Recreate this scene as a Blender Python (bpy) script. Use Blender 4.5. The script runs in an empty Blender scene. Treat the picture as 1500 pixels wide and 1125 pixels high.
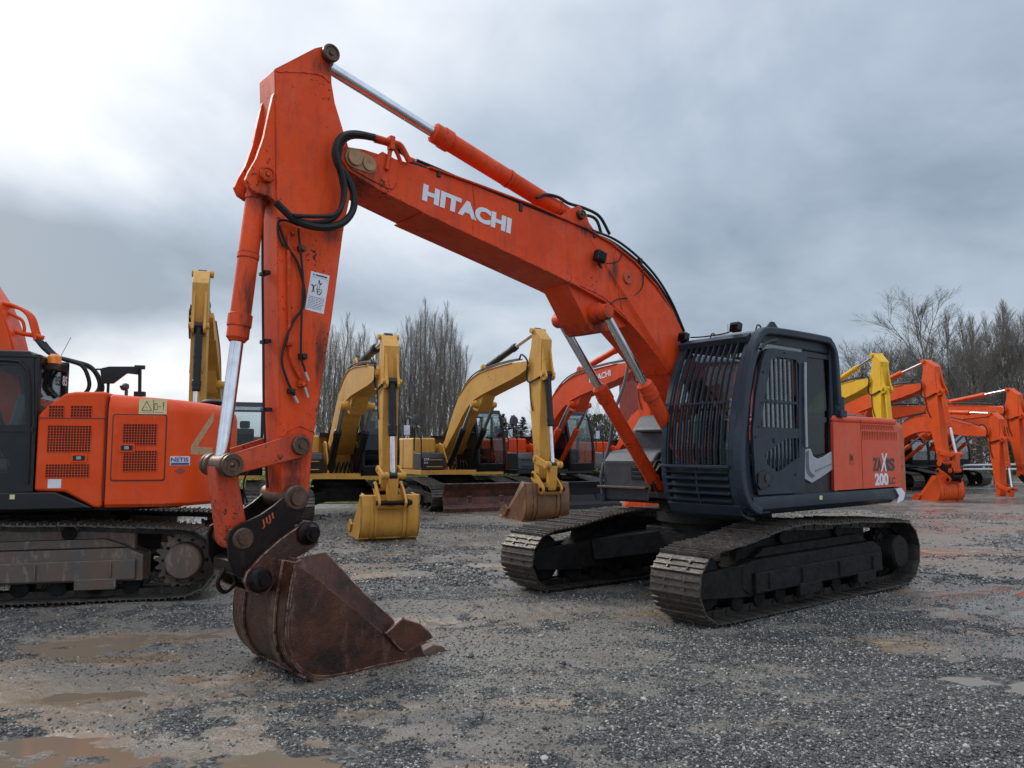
import bpy, bmesh, math, random
import numpy as np
from mathutils import Vector, Matrix
R = math.radians
scene = bpy.context.scene
col = scene.collection
rng = random.Random(7)

# ------------------------------------------------------------------ helpers
class MB:
    """collects shapes, builds ONE mesh object"""
    def __init__(s): s.v = []; s.f = []
    def add(s, vs, fs):
        n = len(s.v); s.v += [tuple(v) for v in vs]; s.f += [tuple(i + n for i in f) for f in fs]; return s
    def box(s, c, d, rot=None):
        hx, hy, hz = d[0]/2, d[1]/2, d[2]/2
        vs = [Vector((x*hx, y*hy, z*hz)) for x in (-1, 1) for y in (-1, 1) for z in (-1, 1)]
        if rot: vs = [rot @ v for v in vs]
        c = Vector(c)
        return s.add([v + c for v in vs], [(0,1,3,2), (4,6,7,5), (0,4,5,1), (2,3,7,6), (0,2,6,4), (1,5,7,3)])
    def prism(s, pts, y0, y1, w=None):
        """side outline (x, z) given thickness from y0 to y1"""
        a = sum(pts[i][0]*pts[(i+1) % len(pts)][1] - pts[(i+1) % len(pts)][0]*pts[i][1] for i in range(len(pts)))
        if a < 0: pts = pts[::-1]
        n = len(pts)
        if w is None:
            vs = [(x, y0, z) for x, z in pts] + [(x, y1, z) for x, z in pts]
        else:
            vs = [(x, -w(x, z), z) for x, z in pts] + [(x, w(x, z), z) for x, z in pts]
        fs = [tuple(range(n)), tuple(range(2*n-1, n-1, -1))]
        fs += [(i, i+n, (i+1) % n + n, (i+1) % n) for i in range(n)]
        return s.add(vs, fs)
    def prismz(s, pts, z0, z1):
        """plan outline (x, y) raised from z0 to z1"""
        a = sum(pts[i][0]*pts[(i+1) % len(pts)][1] - pts[(i+1) % len(pts)][0]*pts[i][1] for i in range(len(pts)))
        if a < 0: pts = pts[::-1]
        n = len(pts)
        vs = [(x, y, z0) for x, y in pts] + [(x, y, z1) for x, y in pts]
        fs = [tuple(range(n-1, -1, -1)), tuple(range(n, 2*n))]
        fs += [(i, (i+1) % n, (i+1) % n + n, i+n) for i in range(n)]
        return s.add(vs, fs)
    def strip(s, path, t, y0, y1):
        """plate of thickness t following a side path (x, z)"""
        n = len(path); off = []
        for i, p in enumerate(path):
            a = path[max(0, i-1)]; b = path[min(n-1, i+1)]
            dx, dz = b[0]-a[0], b[1]-a[1]; l = math.hypot(dx, dz) or 1
            off.append((p[0]-dz/l*t, p[1]+dx/l*t))
        for i in range(n-1):
            vs = []
            for y in (y0, y1):
                vs += [(path[i][0], y, path[i][1]), (path[i+1][0], y, path[i+1][1]), (off[i+1][0], y, off[i+1][1]), (off[i][0], y, off[i][1])]
            s.add(vs, [])
            b = len(s.v)-8
            q = [(b, b+4, b+5, b+1), (b+3, b+2, b+6, b+7), (b, b+1, b+2, b+3), (b+4, b+7, b+6, b+5)]
            if i == 0: q.append((b, b+3, b+7, b+4))
            if i == n-2: q.append((b+1, b+5, b+6, b+2))
            s.f += q
        return s
    def cyl(s, p0, p1, r0, r1=None, n=20, cap=True):
        if r1 is None: r1 = r0
        p0, p1 = Vector(p0), Vector(p1); d = (p1-p0).normalized()
        u = d.orthogonal().normalized(); w = d.cross(u)
        vs = []
        for p, r in ((p0, r0), (p1, r1)):
            vs += [p + (u*math.cos(2*math.pi*i/n) + w*math.sin(2*math.pi*i/n))*r for i in range(n)]
        fs = [(i, (i+1) % n, (i+1) % n + n, i+n) for i in range(n)]
        if cap: fs += [tuple(range(n-1, -1, -1)), tuple(range(n, 2*n))]
        return s.add(vs, fs)
    def lathe(s, o, ax, prof, n=28):
        """profile of (distance along axis, radius)"""
        o = Vector(o); ax = Vector(ax).normalized(); u = ax.orthogonal().normalized(); w = ax.cross(u)
        vs = []
        for h, r in prof:
            vs += [o + ax*h + (u*math.cos(2*math.pi*i/n) + w*math.sin(2*math.pi*i/n))*max(r, 1e-4) for i in range(n)]
        fs = []
        for k in range(len(prof)-1):
            fs += [(k*n+i, k*n+(i+1) % n, (k+1)*n+(i+1) % n, (k+1)*n+i) for i in range(n)]
        fs += [tuple(range(n-1, -1, -1)), tuple(range((len(prof)-1)*n, len(prof)*n))]
        return s.add(vs, fs)
    def tube(s, pts, r, n=8, smooth=6, r1=None):
        P = [Vector(p) for p in pts]
        if smooth > 1 and len(P) > 2:
            Q = [P[0]*2-P[1]] + P + [P[-1]*2-P[-2]]; out = []
            for i in range(1, len(Q)-2):
                a, b, c, d = Q[i-1], Q[i], Q[i+1], Q[i+2]
                for k in range(smooth):
                    t = k/smooth
                    out.append(0.5*((2*b) + (c-a)*t + (2*a-5*b+4*c-d)*t*t + (3*b-a-3*c+d)*t**3))
            out.append(P[-1]); P = out
        u = None; vs = []; m = len(P)
        for i, p in enumerate(P):
            d = (P[min(i+1, m-1)] - P[max(i-1, 0)]).normalized()
            if u is None: u = d.orthogonal().normalized()
            u = (u - d*u.dot(d)).normalized(); w = d.cross(u)
            rr = r if r1 is None else r + (r1-r)*i/(m-1)
            vs += [p + (u*math.cos(2*math.pi*j/n) + w*math.sin(2*math.pi*j/n))*rr for j in range(n)]
        fs = [(i*n+j, i*n+(j+1) % n, (i+1)*n+(j+1) % n, (i+1)*n+j) for i in range(m-1) for j in range(n)]
        fs += [tuple(range(n-1, -1, -1)), tuple(range((m-1)*n, m*n))]
        return s.add(vs, fs)
    def pin(s, x, z, r, y0, y1, n=24, hub=True):
        """pin or boss across the machine with a stepped, recessed end at y1"""
        if hub:
            e = 0.012 if y1 > y0 else -0.012
            return s.lathe((x, y0, z), (0, 1 if y1 > y0 else -1, 0), [(0, r), (abs(y1-y0)-.01, r), (abs(y1-y0), r*.9), (abs(y1-y0), r*.72), (abs(y1-y0)-.008, r*.66), (abs(y1-y0)-.008, r*.34), (abs(y1-y0)+.006, r*.3), (abs(y1-y0)+.006, 0)], n)
        return s.cyl((x, y0, z), (x, y1, z), r, n=n)
    def rotz(s, a, c=(0, 0)):
        ca, sa = math.cos(a), math.sin(a)
        s.v = [(c[0]+(x-c[0])*ca-(y-c[1])*sa, c[1]+(x-c[0])*sa+(y-c[1])*ca, z) for x, y, z in s.v]; return s
    def build(s, name, mat, parent=None, bevel=0, seg=2, ang=32, loc=None):
        me = bpy.data.meshes.new(name); me.from_pydata(s.v, [], s.f); me.update()
        bm = bmesh.new(); bm.from_mesh(me); bmesh.ops.recalc_face_normals(bm, faces=bm.faces); bm.to_mesh(me); bm.free()
        me.materials.append(mat)
        me.polygons.foreach_set('use_smooth', [True]*len(me.polygons))
        try: me.set_sharp_from_angle(angle=R(ang))
        except Exception: pass
        o = bpy.data.objects.new(name, me); col.objects.link(o)
        if parent: o.parent = parent
        if loc: o.location = loc
        if bevel:
            m = o.modifiers.new('edge', 'BEVEL'); m.width = bevel; m.segments = seg; m.limit_method = 'ANGLE'; m.angle_limit = R(38)
            m.harden_normals = True
        return o

def tag(o, label=None, cat=None, group=None, kind=None):
    if label: o['label'] = label
    if cat: o['category'] = cat
    if group: o['group'] = group
    if kind: o['kind'] = kind
    return o
def thing(name, label, cat, loc=(0, 0, 0), rz=0, group=None):
    o = bpy.data.objects.new(name, None); col.objects.link(o)
    o.location = loc; o.rotation_euler = (0, 0, rz); o.empty_display_size = .3
    return tag(o, label, cat, group)

def plate(name, outer, holes, y0, y1, mat, parent, bevel=0.0):
    """flat plate in the side plane (x, z) with holes cut through it"""
    cu = bpy.data.curves.new(name, 'CURVE'); cu.dimensions = '2D'; cu.fill_mode = 'BOTH'; cu.extrude = abs(y1-y0)/2
    for poly in [outer]+holes:
        sp = cu.splines.new('POLY'); sp.points.add(len(poly)-1)
        for i, (x, z) in enumerate(poly): sp.points[i].co = (x, z, 0, 1)
        sp.use_cyclic_u = True
    tmp = bpy.data.objects.new(name, cu); col.objects.link(tmp)
    me = bpy.data.meshes.new_from_object(tmp.evaluated_get(bpy.context.evaluated_depsgraph_get()))
    bpy.data.objects.remove(tmp)
    ym = (y0+y1)/2
    me.transform(Matrix(((1,0,0,0), (0,0,-1,ym), (0,1,0,0), (0,0,0,1))))
    me.materials.clear(); me.materials.append(mat)
    o = bpy.data.objects.new(name, me); col.objects.link(o); o.parent = parent
    return o

def lettering(name, txt, mat, parent, origin, xdir, updir, height, width=None, thick=.003, bold=.02, shear=0, space=1.0):
    """raised lettering: bottom-left corner at origin, reading along xdir"""
    cu = bpy.data.curves.new(name, 'FONT'); cu.body = txt; cu.size = 1; cu.extrude = .5; cu.offset = bold; cu.shear = shear; cu.space_character = space
    cu.resolution_u = 4
    tmp = bpy.data.objects.new(name, cu); col.objects.link(tmp)
    me = bpy.data.meshes.new_from_object(tmp.evaluated_get(bpy.context.evaluated_depsgraph_get()))
    bpy.data.objects.remove(tmp)
    co = np.zeros(len(me.vertices)*3); me.vertices.foreach_get('co', co); co = co.reshape(-1, 3)
    mn, mx = co.min(0), co.max(0)
    k = height/(mx[1]-mn[1]); kx = k if width is None else width/(mx[0]-mn[0])
    X = Vector(xdir).normalized(); U = Vector(updir); U = (U - X*U.dot(X)).normalized(); N = X.cross(U); O = Vector(origin)
    A = np.array([X, U, N]); c2 = (co-mn)*np.array([kx, k, thick])
    co = c2 @ A + np.array(O)
    me.vertices.foreach_set('co', co.ravel()); me.update()
    me.materials.clear(); me.materials.append(mat)
    o = bpy.data.objects.new(name, me); col.objects.link(o); o.parent = parent
    return o

def smooth2(pts, k=3):
    """Catmull-Rom through an open side path"""
    Q = [(2*pts[0][0]-pts[1][0], 2*pts[0][1]-pts[1][1])] + list(pts) + [(2*pts[-1][0]-pts[-2][0], 2*pts[-1][1]-pts[-2][1])]; out = []
    for i in range(1, len(Q)-2):
        for j in range(k):
            t = j/k
            out.append(tuple(.5*(2*Q[i][c] + (Q[i+1][c]-Q[i-1][c])*t + (2*Q[i-1][c]-5*Q[i][c]+4*Q[i+1][c]-Q[i+2][c])*t*t + (3*Q[i][c]-Q[i-1][c]-3*Q[i+1][c]+Q[i+2][c])*t**3) for c in (0, 1)))
    return out + [pts[-1]]

# ------------------------------------------------------------------ materials
def newmat(name):
    m = bpy.data.materials.new(name); m.use_nodes = True
    nt = m.node_tree; nt.nodes.clear()
    out = nt.nodes.new('ShaderNodeOutputMaterial'); b = nt.nodes.new('ShaderNodeBsdfPrincipled')
    nt.links.new(b.outputs[0], out.inputs[0])
    return m, nt, b
def N(nt, t, **kw):
    n = nt.nodes.new(t)
    for k, v in kw.items():
        if k.startswith('i_'):
            n.inputs[k[2:].replace('_', ' ')].default_value = v
        else: setattr(n, k, v)
    return n
def noise(nt, co, scale, detail=4, rough=.55, dist=0):
    n = N(nt, 'ShaderNodeTexNoise'); n.inputs['Scale'].default_value = scale; n.inputs['Detail'].default_value = detail
    n.inputs['Roughness'].default_value = rough; n.inputs['Distortion'].default_value = dist
    nt.links.new(co, n.inputs['Vector']); return n.outputs['Fac']
def ramp(nt, fac, a, b, va=0.0, vb=1.0):
    n = N(nt, 'ShaderNodeMapRange'); n.inputs[1].default_value = a; n.inputs[2].default_value = b
    n.inputs[3].default_value = va; n.inputs[4].default_value = vb; n.clamp = True
    nt.links.new(fac, n.inputs[0]); return n.outputs[0]
def mixc(nt, fac, a, b):
    n = N(nt, 'ShaderNodeMix', data_type='RGBA')
    if isinstance(fac, (int, float)): n.inputs[0].default_value = fac
    else: nt.links.new(fac, n.inputs[0])
    for s, v in ((n.inputs[6], a), (n.inputs[7], b)):
        if isinstance(v, tuple): s.default_value = (v[0], v[1], v[2], 1)
        else: nt.links.new(v, s)
    return n.outputs[2]
def math_(nt, op, a, b=0.0):
    n = N(nt, 'ShaderNodeMath', operation=op)
    for s, v in ((n.inputs[0], a), (n.inputs[1], b)):
        if isinstance(v, (int, float)): s.default_value = v
        else: nt.links.new(v, s)
    return n.outputs[0]
def objco(nt, sc=(1, 1, 1)):
    t = N(nt, 'ShaderNodeTexCoord')
    if sc == (1, 1, 1): return t.outputs['Object']
    m = N(nt, 'ShaderNodeMapping'); m.inputs['Scale'].default_value = sc; nt.links.new(t.outputs['Object'], m.inputs[0]); return m.outputs[0]
def bump(nt, b, h, strength=.3, dist=.01):
    n = N(nt, 'ShaderNodeBump'); n.inputs['Strength'].default_value = strength; n.inputs['Distance'].default_value = dist
    nt.links.new(h, n.inputs['Height']); nt.links.new(n.outputs[0], b.inputs['Normal'])

def paint(name, c, c2=None, rough=.38, wear=.0, dirt=.25, rust=(.045, .022, .014), edge=0.0, coat=.15, fade=(.75, .70, .68), stains=()):
    """machine paint: slow colour drift, faded bloom, drips of dirt, chips down to rusty steel"""
    m, nt, b = newmat(name); co = objco(nt); c2 = c2 or tuple(x*.72 for x in c)
    colr = mixc(nt, ramp(nt, noise(nt, co, 1.3, 5, .6), .35, .7), c, c2)
    fd = tuple(c[i]*.9 + fade[i]*.05 for i in range(3))
    colr = mixc(nt, ramp(nt, noise(nt, co, 2.2, 6, .7, .6), .48, .72, 0, .75), colr, fd)
    stc = objco(nt, (5, 5, .9))
    st = ramp(nt, noise(nt, stc, 2.6, 6, .65), .5, .72, 0, dirt)
    colr = mixc(nt, st, colr, (.05, .04, .032))
    fine = ramp(nt, noise(nt, co, 38, 3, .6), .58, .72, 0, dirt*.9)
    colr = mixc(nt, fine, colr, tuple(x*.45 for x in c))
    if stains:
        sp = N(nt, 'ShaderNodeSeparateXYZ'); nt.links.new(objco(nt), sp.inputs[0]); tot = None
        for (x0, z0, rx, rz) in stains:
            a_ = math_(nt, 'DIVIDE', math_(nt, 'SUBTRACT', sp.outputs[0], x0), rx); b_ = math_(nt, 'DIVIDE', math_(nt, 'SUBTRACT', sp.outputs[2], z0), rz)
            g_ = math_(nt, 'POWER', 2.718, math_(nt, 'MULTIPLY', math_(nt, 'ADD', math_(nt, 'MULTIPLY', a_, a_), math_(nt, 'MULTIPLY', b_, b_)), -1.0))
            tot = g_ if tot is None else math_(nt, 'MAXIMUM', tot, g_)
        ns = noise(nt, objco(nt, (9, 9, 2.2)), 1.6, 7, .72)
        colr = mixc(nt, ramp(nt, math_(nt, 'ADD', math_(nt, 'MULTIPLY', tot, .55), ns), .80, 1.08, 0, .85), colr, (.035, .020, .014))
    scr = ramp(nt, noise(nt, objco(nt, (26, 26, 1.6)), 3.1, 5, .6), .66, .70, 0, .45)
    colr = mixc(nt, math_(nt, 'MULTIPLY', scr, ramp(nt, noise(nt, co, 2.7, 3), .45, .6)), colr, tuple(min(1, x*1.1+.10) for x in c))
    chip = None
    if wear > 0:
        a = noise(nt, co, 26, 6, .72); bb = noise(nt, co, 2.1, 3, .5)
        v = math_(nt, 'ADD', a, math_(nt, 'MULTIPLY', bb, .55))
        chip = ramp(nt, v, .965-wear*.075, .98-wear*.075)
    if edge > 0:
        bv = N(nt, 'ShaderNodeBevel', samples=4); bv.inputs['Radius'].default_value = .018
        g = N(nt, 'ShaderNodeNewGeometry'); d = N(nt, 'ShaderNodeVectorMath', operation='DOT_PRODUCT')
        nt.links.new(bv.outputs[0], d.inputs[0]); nt.links.new(g.outputs['Normal'], d.inputs[1])
        e = ramp(nt, d.outputs['Value'], .985, .86)
        e = math_(nt, 'MULTIPLY', e, ramp(nt, noise(nt, co, 17, 6, .7), .60-edge*.2, .64-edge*.2))
        chip = e if chip is None else math_(nt, 'MAXIMUM', chip, e)
    rg = ramp(nt, noise(nt, co, 7, 6, .7), .3, .7, rough-.07, rough+.16)
    if chip is not None:
        colr = mixc(nt, chip, colr, rust); rg = math_(nt, 'MAXIMUM', rg, math_(nt, 'MULTIPLY', chip, .75))
    nt.links.new(colr, b.inputs['Base Color']); nt.links.new(rg, b.inputs['Roughness'])
    b.inputs['Coat Weight'].default_value = coat*.15; b.inputs['Coat Roughness'].default_value = .25; b.inputs['Specular IOR Level'].default_value = .20
    h = noise(nt, co, 5, 4, .6)
    if chip is not None: h = math_(nt, 'SUBTRACT', h, math_(nt, 'MULTIPLY', chip, .4))
    bump(nt, b, h, .18, .004)
    return m
def plain(name, c, rough=.5, metal=0.0, var=.35, scale=9, bmp=.2, bd=.004, spec=.5):
    m, nt, b = newmat(name); co = objco(nt)
    nz = noise(nt, co, scale, 6, .65)
    nt.links.new(mixc(nt, ramp(nt, nz, .3, .7), tuple(x*(1-var) for x in c), tuple(x*(1+var*.6) for x in c)), b.inputs['Base Color'])
    nt.links.new(ramp(nt, noise(nt, co, scale*1.7, 5, .6), .3, .7, max(.02, rough-.1), min(1, rough+.12)), b.inputs['Roughness'])
    b.inputs['Metallic'].default_value = metal; b.inputs['Specular IOR Level'].default_value = spec
    bump(nt, b, noise(nt, co, scale*3, 5, .6), bmp, bd)
    return m
def rusty(name, dark, red, light, rough=.5, metal=.25, scale=3.0, bd=.006, edge=0, mud=None):
    m, nt, b = newmat(name); co = objco(nt)
    if mud: co = N(nt, 'ShaderNodeNewGeometry').outputs['Position']
    c = mixc(nt, ramp(nt, noise(nt, co, scale, 7, .65, .4), .35, .65), dark, red)
    c = mixc(nt, ramp(nt, noise(nt, objco(nt, (1, 1, .35)), scale*4, 6, .7), .55, .78, 0, .7), c, light)
    c = mixc(nt, ramp(nt, noise(nt, co, scale*14, 4, .7), .6, .72, 0, .6), c, tuple(x*.4 for x in dark))
    if edge:
        bv = N(nt, 'ShaderNodeBevel', samples=4); bv.inputs['Radius'].default_value = .02
        g = N(nt, 'ShaderNodeNewGeometry'); d = N(nt, 'ShaderNodeVectorMath', operation='DOT_PRODUCT')
        nt.links.new(bv.outputs[0], d.inputs[0]); nt.links.new(g.outputs['Normal'], d.inputs[1])
        e = math_(nt, 'MULTIPLY', ramp(nt, d.outputs['Value'], .985, .9), ramp(nt, noise(nt, co, 11, 6, .7), .42, .55, 0, edge)); c = mixc(nt, e, c, tuple(min(1, x*2.2+.05) for x in light))
    if mud:
        mk = ramp(nt, noise(nt, co, 8, 7, .75), .50, .58, 0, .9); c = mixc(nt, mk, c, mud)
    nt.links.new(c, b.inputs['Base Color'])
    rg = ramp(nt, noise(nt, co, scale*3, 6, .7), .3, .7, rough-.18, rough+.2)
    if mud: rg = math_(nt, 'MAXIMUM', rg, math_(nt, 'MULTIPLY', mk, .7))
    nt.links.new(rg, b.inputs['Roughness'])
    b.inputs['Metallic'].default_value = metal
    bump(nt, b, noise(nt, co, scale*8, 7, .7), .5, bd)
    return m

M = {}
ORANGE = (.60, .052, .012)
M['main_paint'] = paint('worn orange paint', (.68, .062, .008), (.52, .041, .006), rough=.48, wear=.25, dirt=.38, edge=.75, stains=[(2.24, 2.98, .22, .28), (5.08, 3.95, .22, .2), (2.44, 4.0, .22, .16), (2.02, 3.6, .12, .25), (.5, 2.2, .5, .5), (5.98, 2.75, .1, .35)])
M['arm_paint'] = paint('scuffed orange paint', (.72, .068, .008), (.56, .046, .006), rough=.48, wear=.42, dirt=.40, edge=.9, stains=[(5.92, 3.6, .14, .2), (5.60, 1.58, .16, .25), (5.62, 1.42, .2, .16), (5.40, 4.80, .2, .12), (5.42, 2.45, .12, .35), (5.35, 3.45, .12, .2), (5.98, 2.75, .12, .4)])
M['link_paint'] = paint('chipped orange paint', (.56, .07, .02), (.42, .04, .015), rough=.45, wear=1.0, dirt=.5, edge=1.0)
M['hood_paint'] = paint('faded orange hood paint', (.58, .085, .038), (.60, .070, .024), rough=.42, wear=.0, dirt=.16, coat=.08)
M['ctw_paint'] = paint('brownish orange paint', (.46, .085, .025), (.36, .06, .02), rough=.45, wear=.3, dirt=.35)
M['left_paint'] = paint('bright orange paint', (.70, .070, .006), (.60, .052, .005), rough=.36, wear=.0, dirt=.14)
M['far_orange'] = paint('orange paint', (.68, .080, .008), (.56, .056, .007), rough=.42, wear=.12, dirt=.25)
M['far_red'] = paint('red orange paint', (.66, .064, .008), (.54, .046, .007), rough=.42, wear=.12, dirt=.25)
M['cat_yellow'] = paint('ochre yellow paint', (.58, .30, .055), (.46, .23, .04), rough=.42, wear=.15, dirt=.30)
M['bright_yellow'] = paint('bright yellow paint', (.72, .42, .02), (.62, .34, .02), rough=.42, wear=.12, dirt=.3)
M['cab_grey'] = paint('slate cab paint', (.024, .034, .048), (.015, .022, .032), rough=.38, wear=.0, dirt=.2, rust=(.08, .08, .08), coat=.1, fade=(.2, .22, .25))
M['box_grey'] = plain('scuffed grey plastic', (.036, .041, .049), .42, var=.35, scale=5)
M['black_paint'] = plain('black paint', (.008, .009, .011), .42, var=.4, scale=6, spec=.35)
M['rubber'] = plain('black rubber hose', (.012, .012, .013), .5, var=.3, scale=30, bmp=.35, bd=.003)
M['under'] = plain('muddy black steel', (.010, .0092, .0085), .72, var=.8, scale=7, bmp=.9, bd=.015, spec=.22)
M['track'] = rusty('track steel', (.018, .016, .014), (.040, .033, .028), (.16, .145, .13), rough=.42, metal=.55, scale=5)
M['shoe'] = rusty('worn track shoe steel', (.046, .041, .037), (.095, .082, .070), (.28, .25, .22), rough=.36, metal=.6, scale=6, mud=(.070, .060, .049), bd=.014)
M['old_steel'] = rusty('rusty grey frame steel', (.085, .075, .068), (.13, .080, .055), (.34, .29, .25), rough=.5, metal=.3, scale=3)
M['bucket_rust'] = rusty('rusty bucket steel', (.020, .009, .007), (.095, .030, .014), (.18, .11, .08), rough=.34, metal=.3, scale=3.4, bd=.012, edge=.9)
M['coupler'] = rusty('black coupler steel', (.006, .005, .005), (.018, .009, .008), (.04, .028, .024), rough=.42, metal=.25, scale=4)
M['tooth'] = rusty('worn tooth steel', (.14, .09, .07), (.20, .13, .10), (.30, .24, .2), rough=.35, metal=.6, scale=9)
M['pin_steel'] = rusty('greasy pin steel', (.05, .03, .022), (.12, .06, .035), (.2, .14, .1), rough=.4, metal=.5, scale=14, bd=.003)
M['pin_plate'] = rusty('bare rusted plate', (.26, .15, .07), (.34, .18, .08), (.42, .28, .16), rough=.5, metal=.2, scale=14, bd=.003)
M['white'] = plain('white decal', (.62, .63, .68), .5, var=.12, scale=14, bmp=.05)
M['decal_white'] = M['white']
M['black'] = plain('black decal', (.012, .012, .014), .4, var=.2)
M['cream'] = plain('cream sticker', (.62, .52, .26), .5, var=.08)
M['tan_mark'] = plain('faded tan decal', (.48, .30, .17), .55, var=.3, scale=22)
M['blue'] = plain('blue sticker', (.03, .06, .22), .4, var=.1)
M['silver'] = plain('silver trim', (.30, .31, .34), .38, metal=.15, var=.12, scale=12, bmp=.06)
M['seat'] = plain('dark seat cloth', (.02, .022, .026), .85)
M['trim_in'] = plain('grey cab plastic', (.12, .125, .13), .6)
M['amber'] = plain('amber lens', (.75, .20, .01), .15, var=.1, spec=.8)
M['dark_hole'] = plain('dark grille mesh', (.012, .010, .009), .8)
M['red_clad'] = plain('red cladding', (.30, .055, .04), .6, var=.2, scale=2)
M['mirror'] = plain('mirror glass', (.35, .37, .4), .08, metal=.9, var=.05)
M['galv'] = plain('galvanised pipe', (.45, .46, .48), .35, metal=.7, var=.15)

for k_, v_ in (('coupler', .18), ('rubber', .28), ('track', .3)):
    [n for n in M[k_].node_tree.nodes if n.type == 'BSDF_PRINCIPLED'][0].inputs['Specular IOR Level'].default_value = v_
def chrome():
    m, nt, b = newmat('chrome rod'); b.inputs['Metallic'].default_value = 1
    co = objco(nt)
    nt.links.new(mixc(nt, ramp(nt, noise(nt, co, 9, 4), .4, .7), (.62, .64, .68), (.50, .51, .54)), b.inputs['Base Color'])
    nt.links.new(ramp(nt, noise(nt, objco(nt, (30, 30, 3)), 3, 3), .3, .7, .08, .22), b.inputs['Roughness']); return m
M['chrome'] = chrome()
def glass(name, tint=(.72, .78, .78), rough=.02, alpha=.35):
    m = bpy.data.materials.new(name); m.use_nodes = True; nt = m.node_tree; nt.nodes.clear()
    out = N(nt, 'ShaderNodeOutputMaterial'); t = N(nt, 'ShaderNodeBsdfTransparent'); t.inputs[0].default_value = (*tint, 1)
    g = N(nt, 'ShaderNodeBsdfGlossy'); g.inputs['Roughness'].default_value = rough
    g.inputs['Color'].default_value = (1, 1, 1, 1)
    f = N(nt, 'ShaderNodeFresnel'); f.inputs[0].default_value = 1.55
    d = N(nt, 'ShaderNodeBsdfDiffuse'); d.inputs[0].default_value = (.12, .14, .13, 1)
    co = objco(nt); dirt = ramp(nt, noise(nt, co, 3.5, 6, .7), .5, .8, .0, alpha*.12)
    m1 = N(nt, 'ShaderNodeMixShader'); nt.links.new(math_(nt, 'MULTIPLY', f.outputs[0], .38), m1.inputs[0]); nt.links.new(t.outputs[0], m1.inputs[1]); nt.links.new(g.outputs[0], m1.inputs[2])
    m2 = N(nt, 'ShaderNodeMixShader'); nt.links.new(dirt, m2.inputs[0]); nt.links.new(m1.outputs[0], m2.inputs[1]); nt.links.new(d.outputs[0], m2.inputs[2])
    nt.links.new(m2.outputs[0], out.inputs[0]); return m
M['glass'] = glass('cab glass')
M['dark_glass'] = glass('tinted cab glass', (.22, .28, .30))

# ------------------------------------------------------------------ camera
cam = bpy.data.cameras.new('camera'); camo = bpy.data.objects.new('camera', cam); col.objects.link(camo)
camo.location = (0, 0, 1.649); camo.rotation_euler = (R(90)+.0868, 0, 0)
cam.sensor_width = 36; cam.lens = 1145.6/1500*36; cam.clip_end = 2000; cam.clip_start = .05
scene.camera = camo

# ------------------------------------------------------------------ undercarriage
def track_loop(sag=0.0):
    F = (1.84, .375, .34); B = (-1.84, .415, .375)
    p = [(x, .035) for x in np.linspace(-1.7, 1.7, 12)]
    p += [(F[0]+F[2]*math.cos(a), F[1]+F[2]*math.sin(a)) for a in np.linspace(R(-80), R(85), 14)]
    p += [(1.45, .745), (1.1, .80-sag), (.75, .862), (.3, .885), (-.2, .85-sag), (-.7, .85), (-1.2, .82)]
    p += [(B[0]+B[2]*math.cos(a), B[1]+B[2]*math.sin(a)) for a in np.linspace(R(95), R(262), 14)]
    return p
def sample_loop(p, n):
    P = np.array(p + [p[0]]); d = np.hypot(*np.diff(P, axis=0).T); s = np.concatenate([[0], np.cumsum(d)]); L = s[-1]
    out = []
    for i in range(n):
        def at(q):
            q %= L; return np.array([np.interp(q, s, P[:, 0]), np.interp(q, s, P[:, 1])])
        c = (i+.5)*L/n; a, b = at(c-L/n*.48), at(c+L/n*.48); t = (b-a)/np.hypot(*(b-a)); m = (a+b)/2
        out.append((m[0], m[1], t[0], t[1]))
    return out, L/n
def shoe_mb(pitch, w=.6):
    h = pitch*.49
    m = MB(); m.prism([(-h, -.004), (h, -.012), (h, .002), (h-.02, .008), (-h+.02, .010), (-h, .012)], -w/2, w/2)
    for t, hh in ((-h+.012, .036), (-.02, .026), (h-.055, .026)):
        m.prism([(t-.012, .004), (t+.012, .004), (t+.006, hh), (t-.006, hh)], -w/2+.004, w/2-.004)
    for y in (-.12, .12):
        for t in (-.04, .03): m.cyl((t, y, 0), (t, y, .024), .014, n=6)
    return m
def place_xz(vs, x, z, tx, tz, yc):
    # outward normal is to the right of the travel direction
    nx, nz = tz, -tx
    return [(x + v[0]*tx + v[2]*nx, v[1]+yc, z + v[0]*tz + v[2]*nz) for v in vs]

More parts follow.
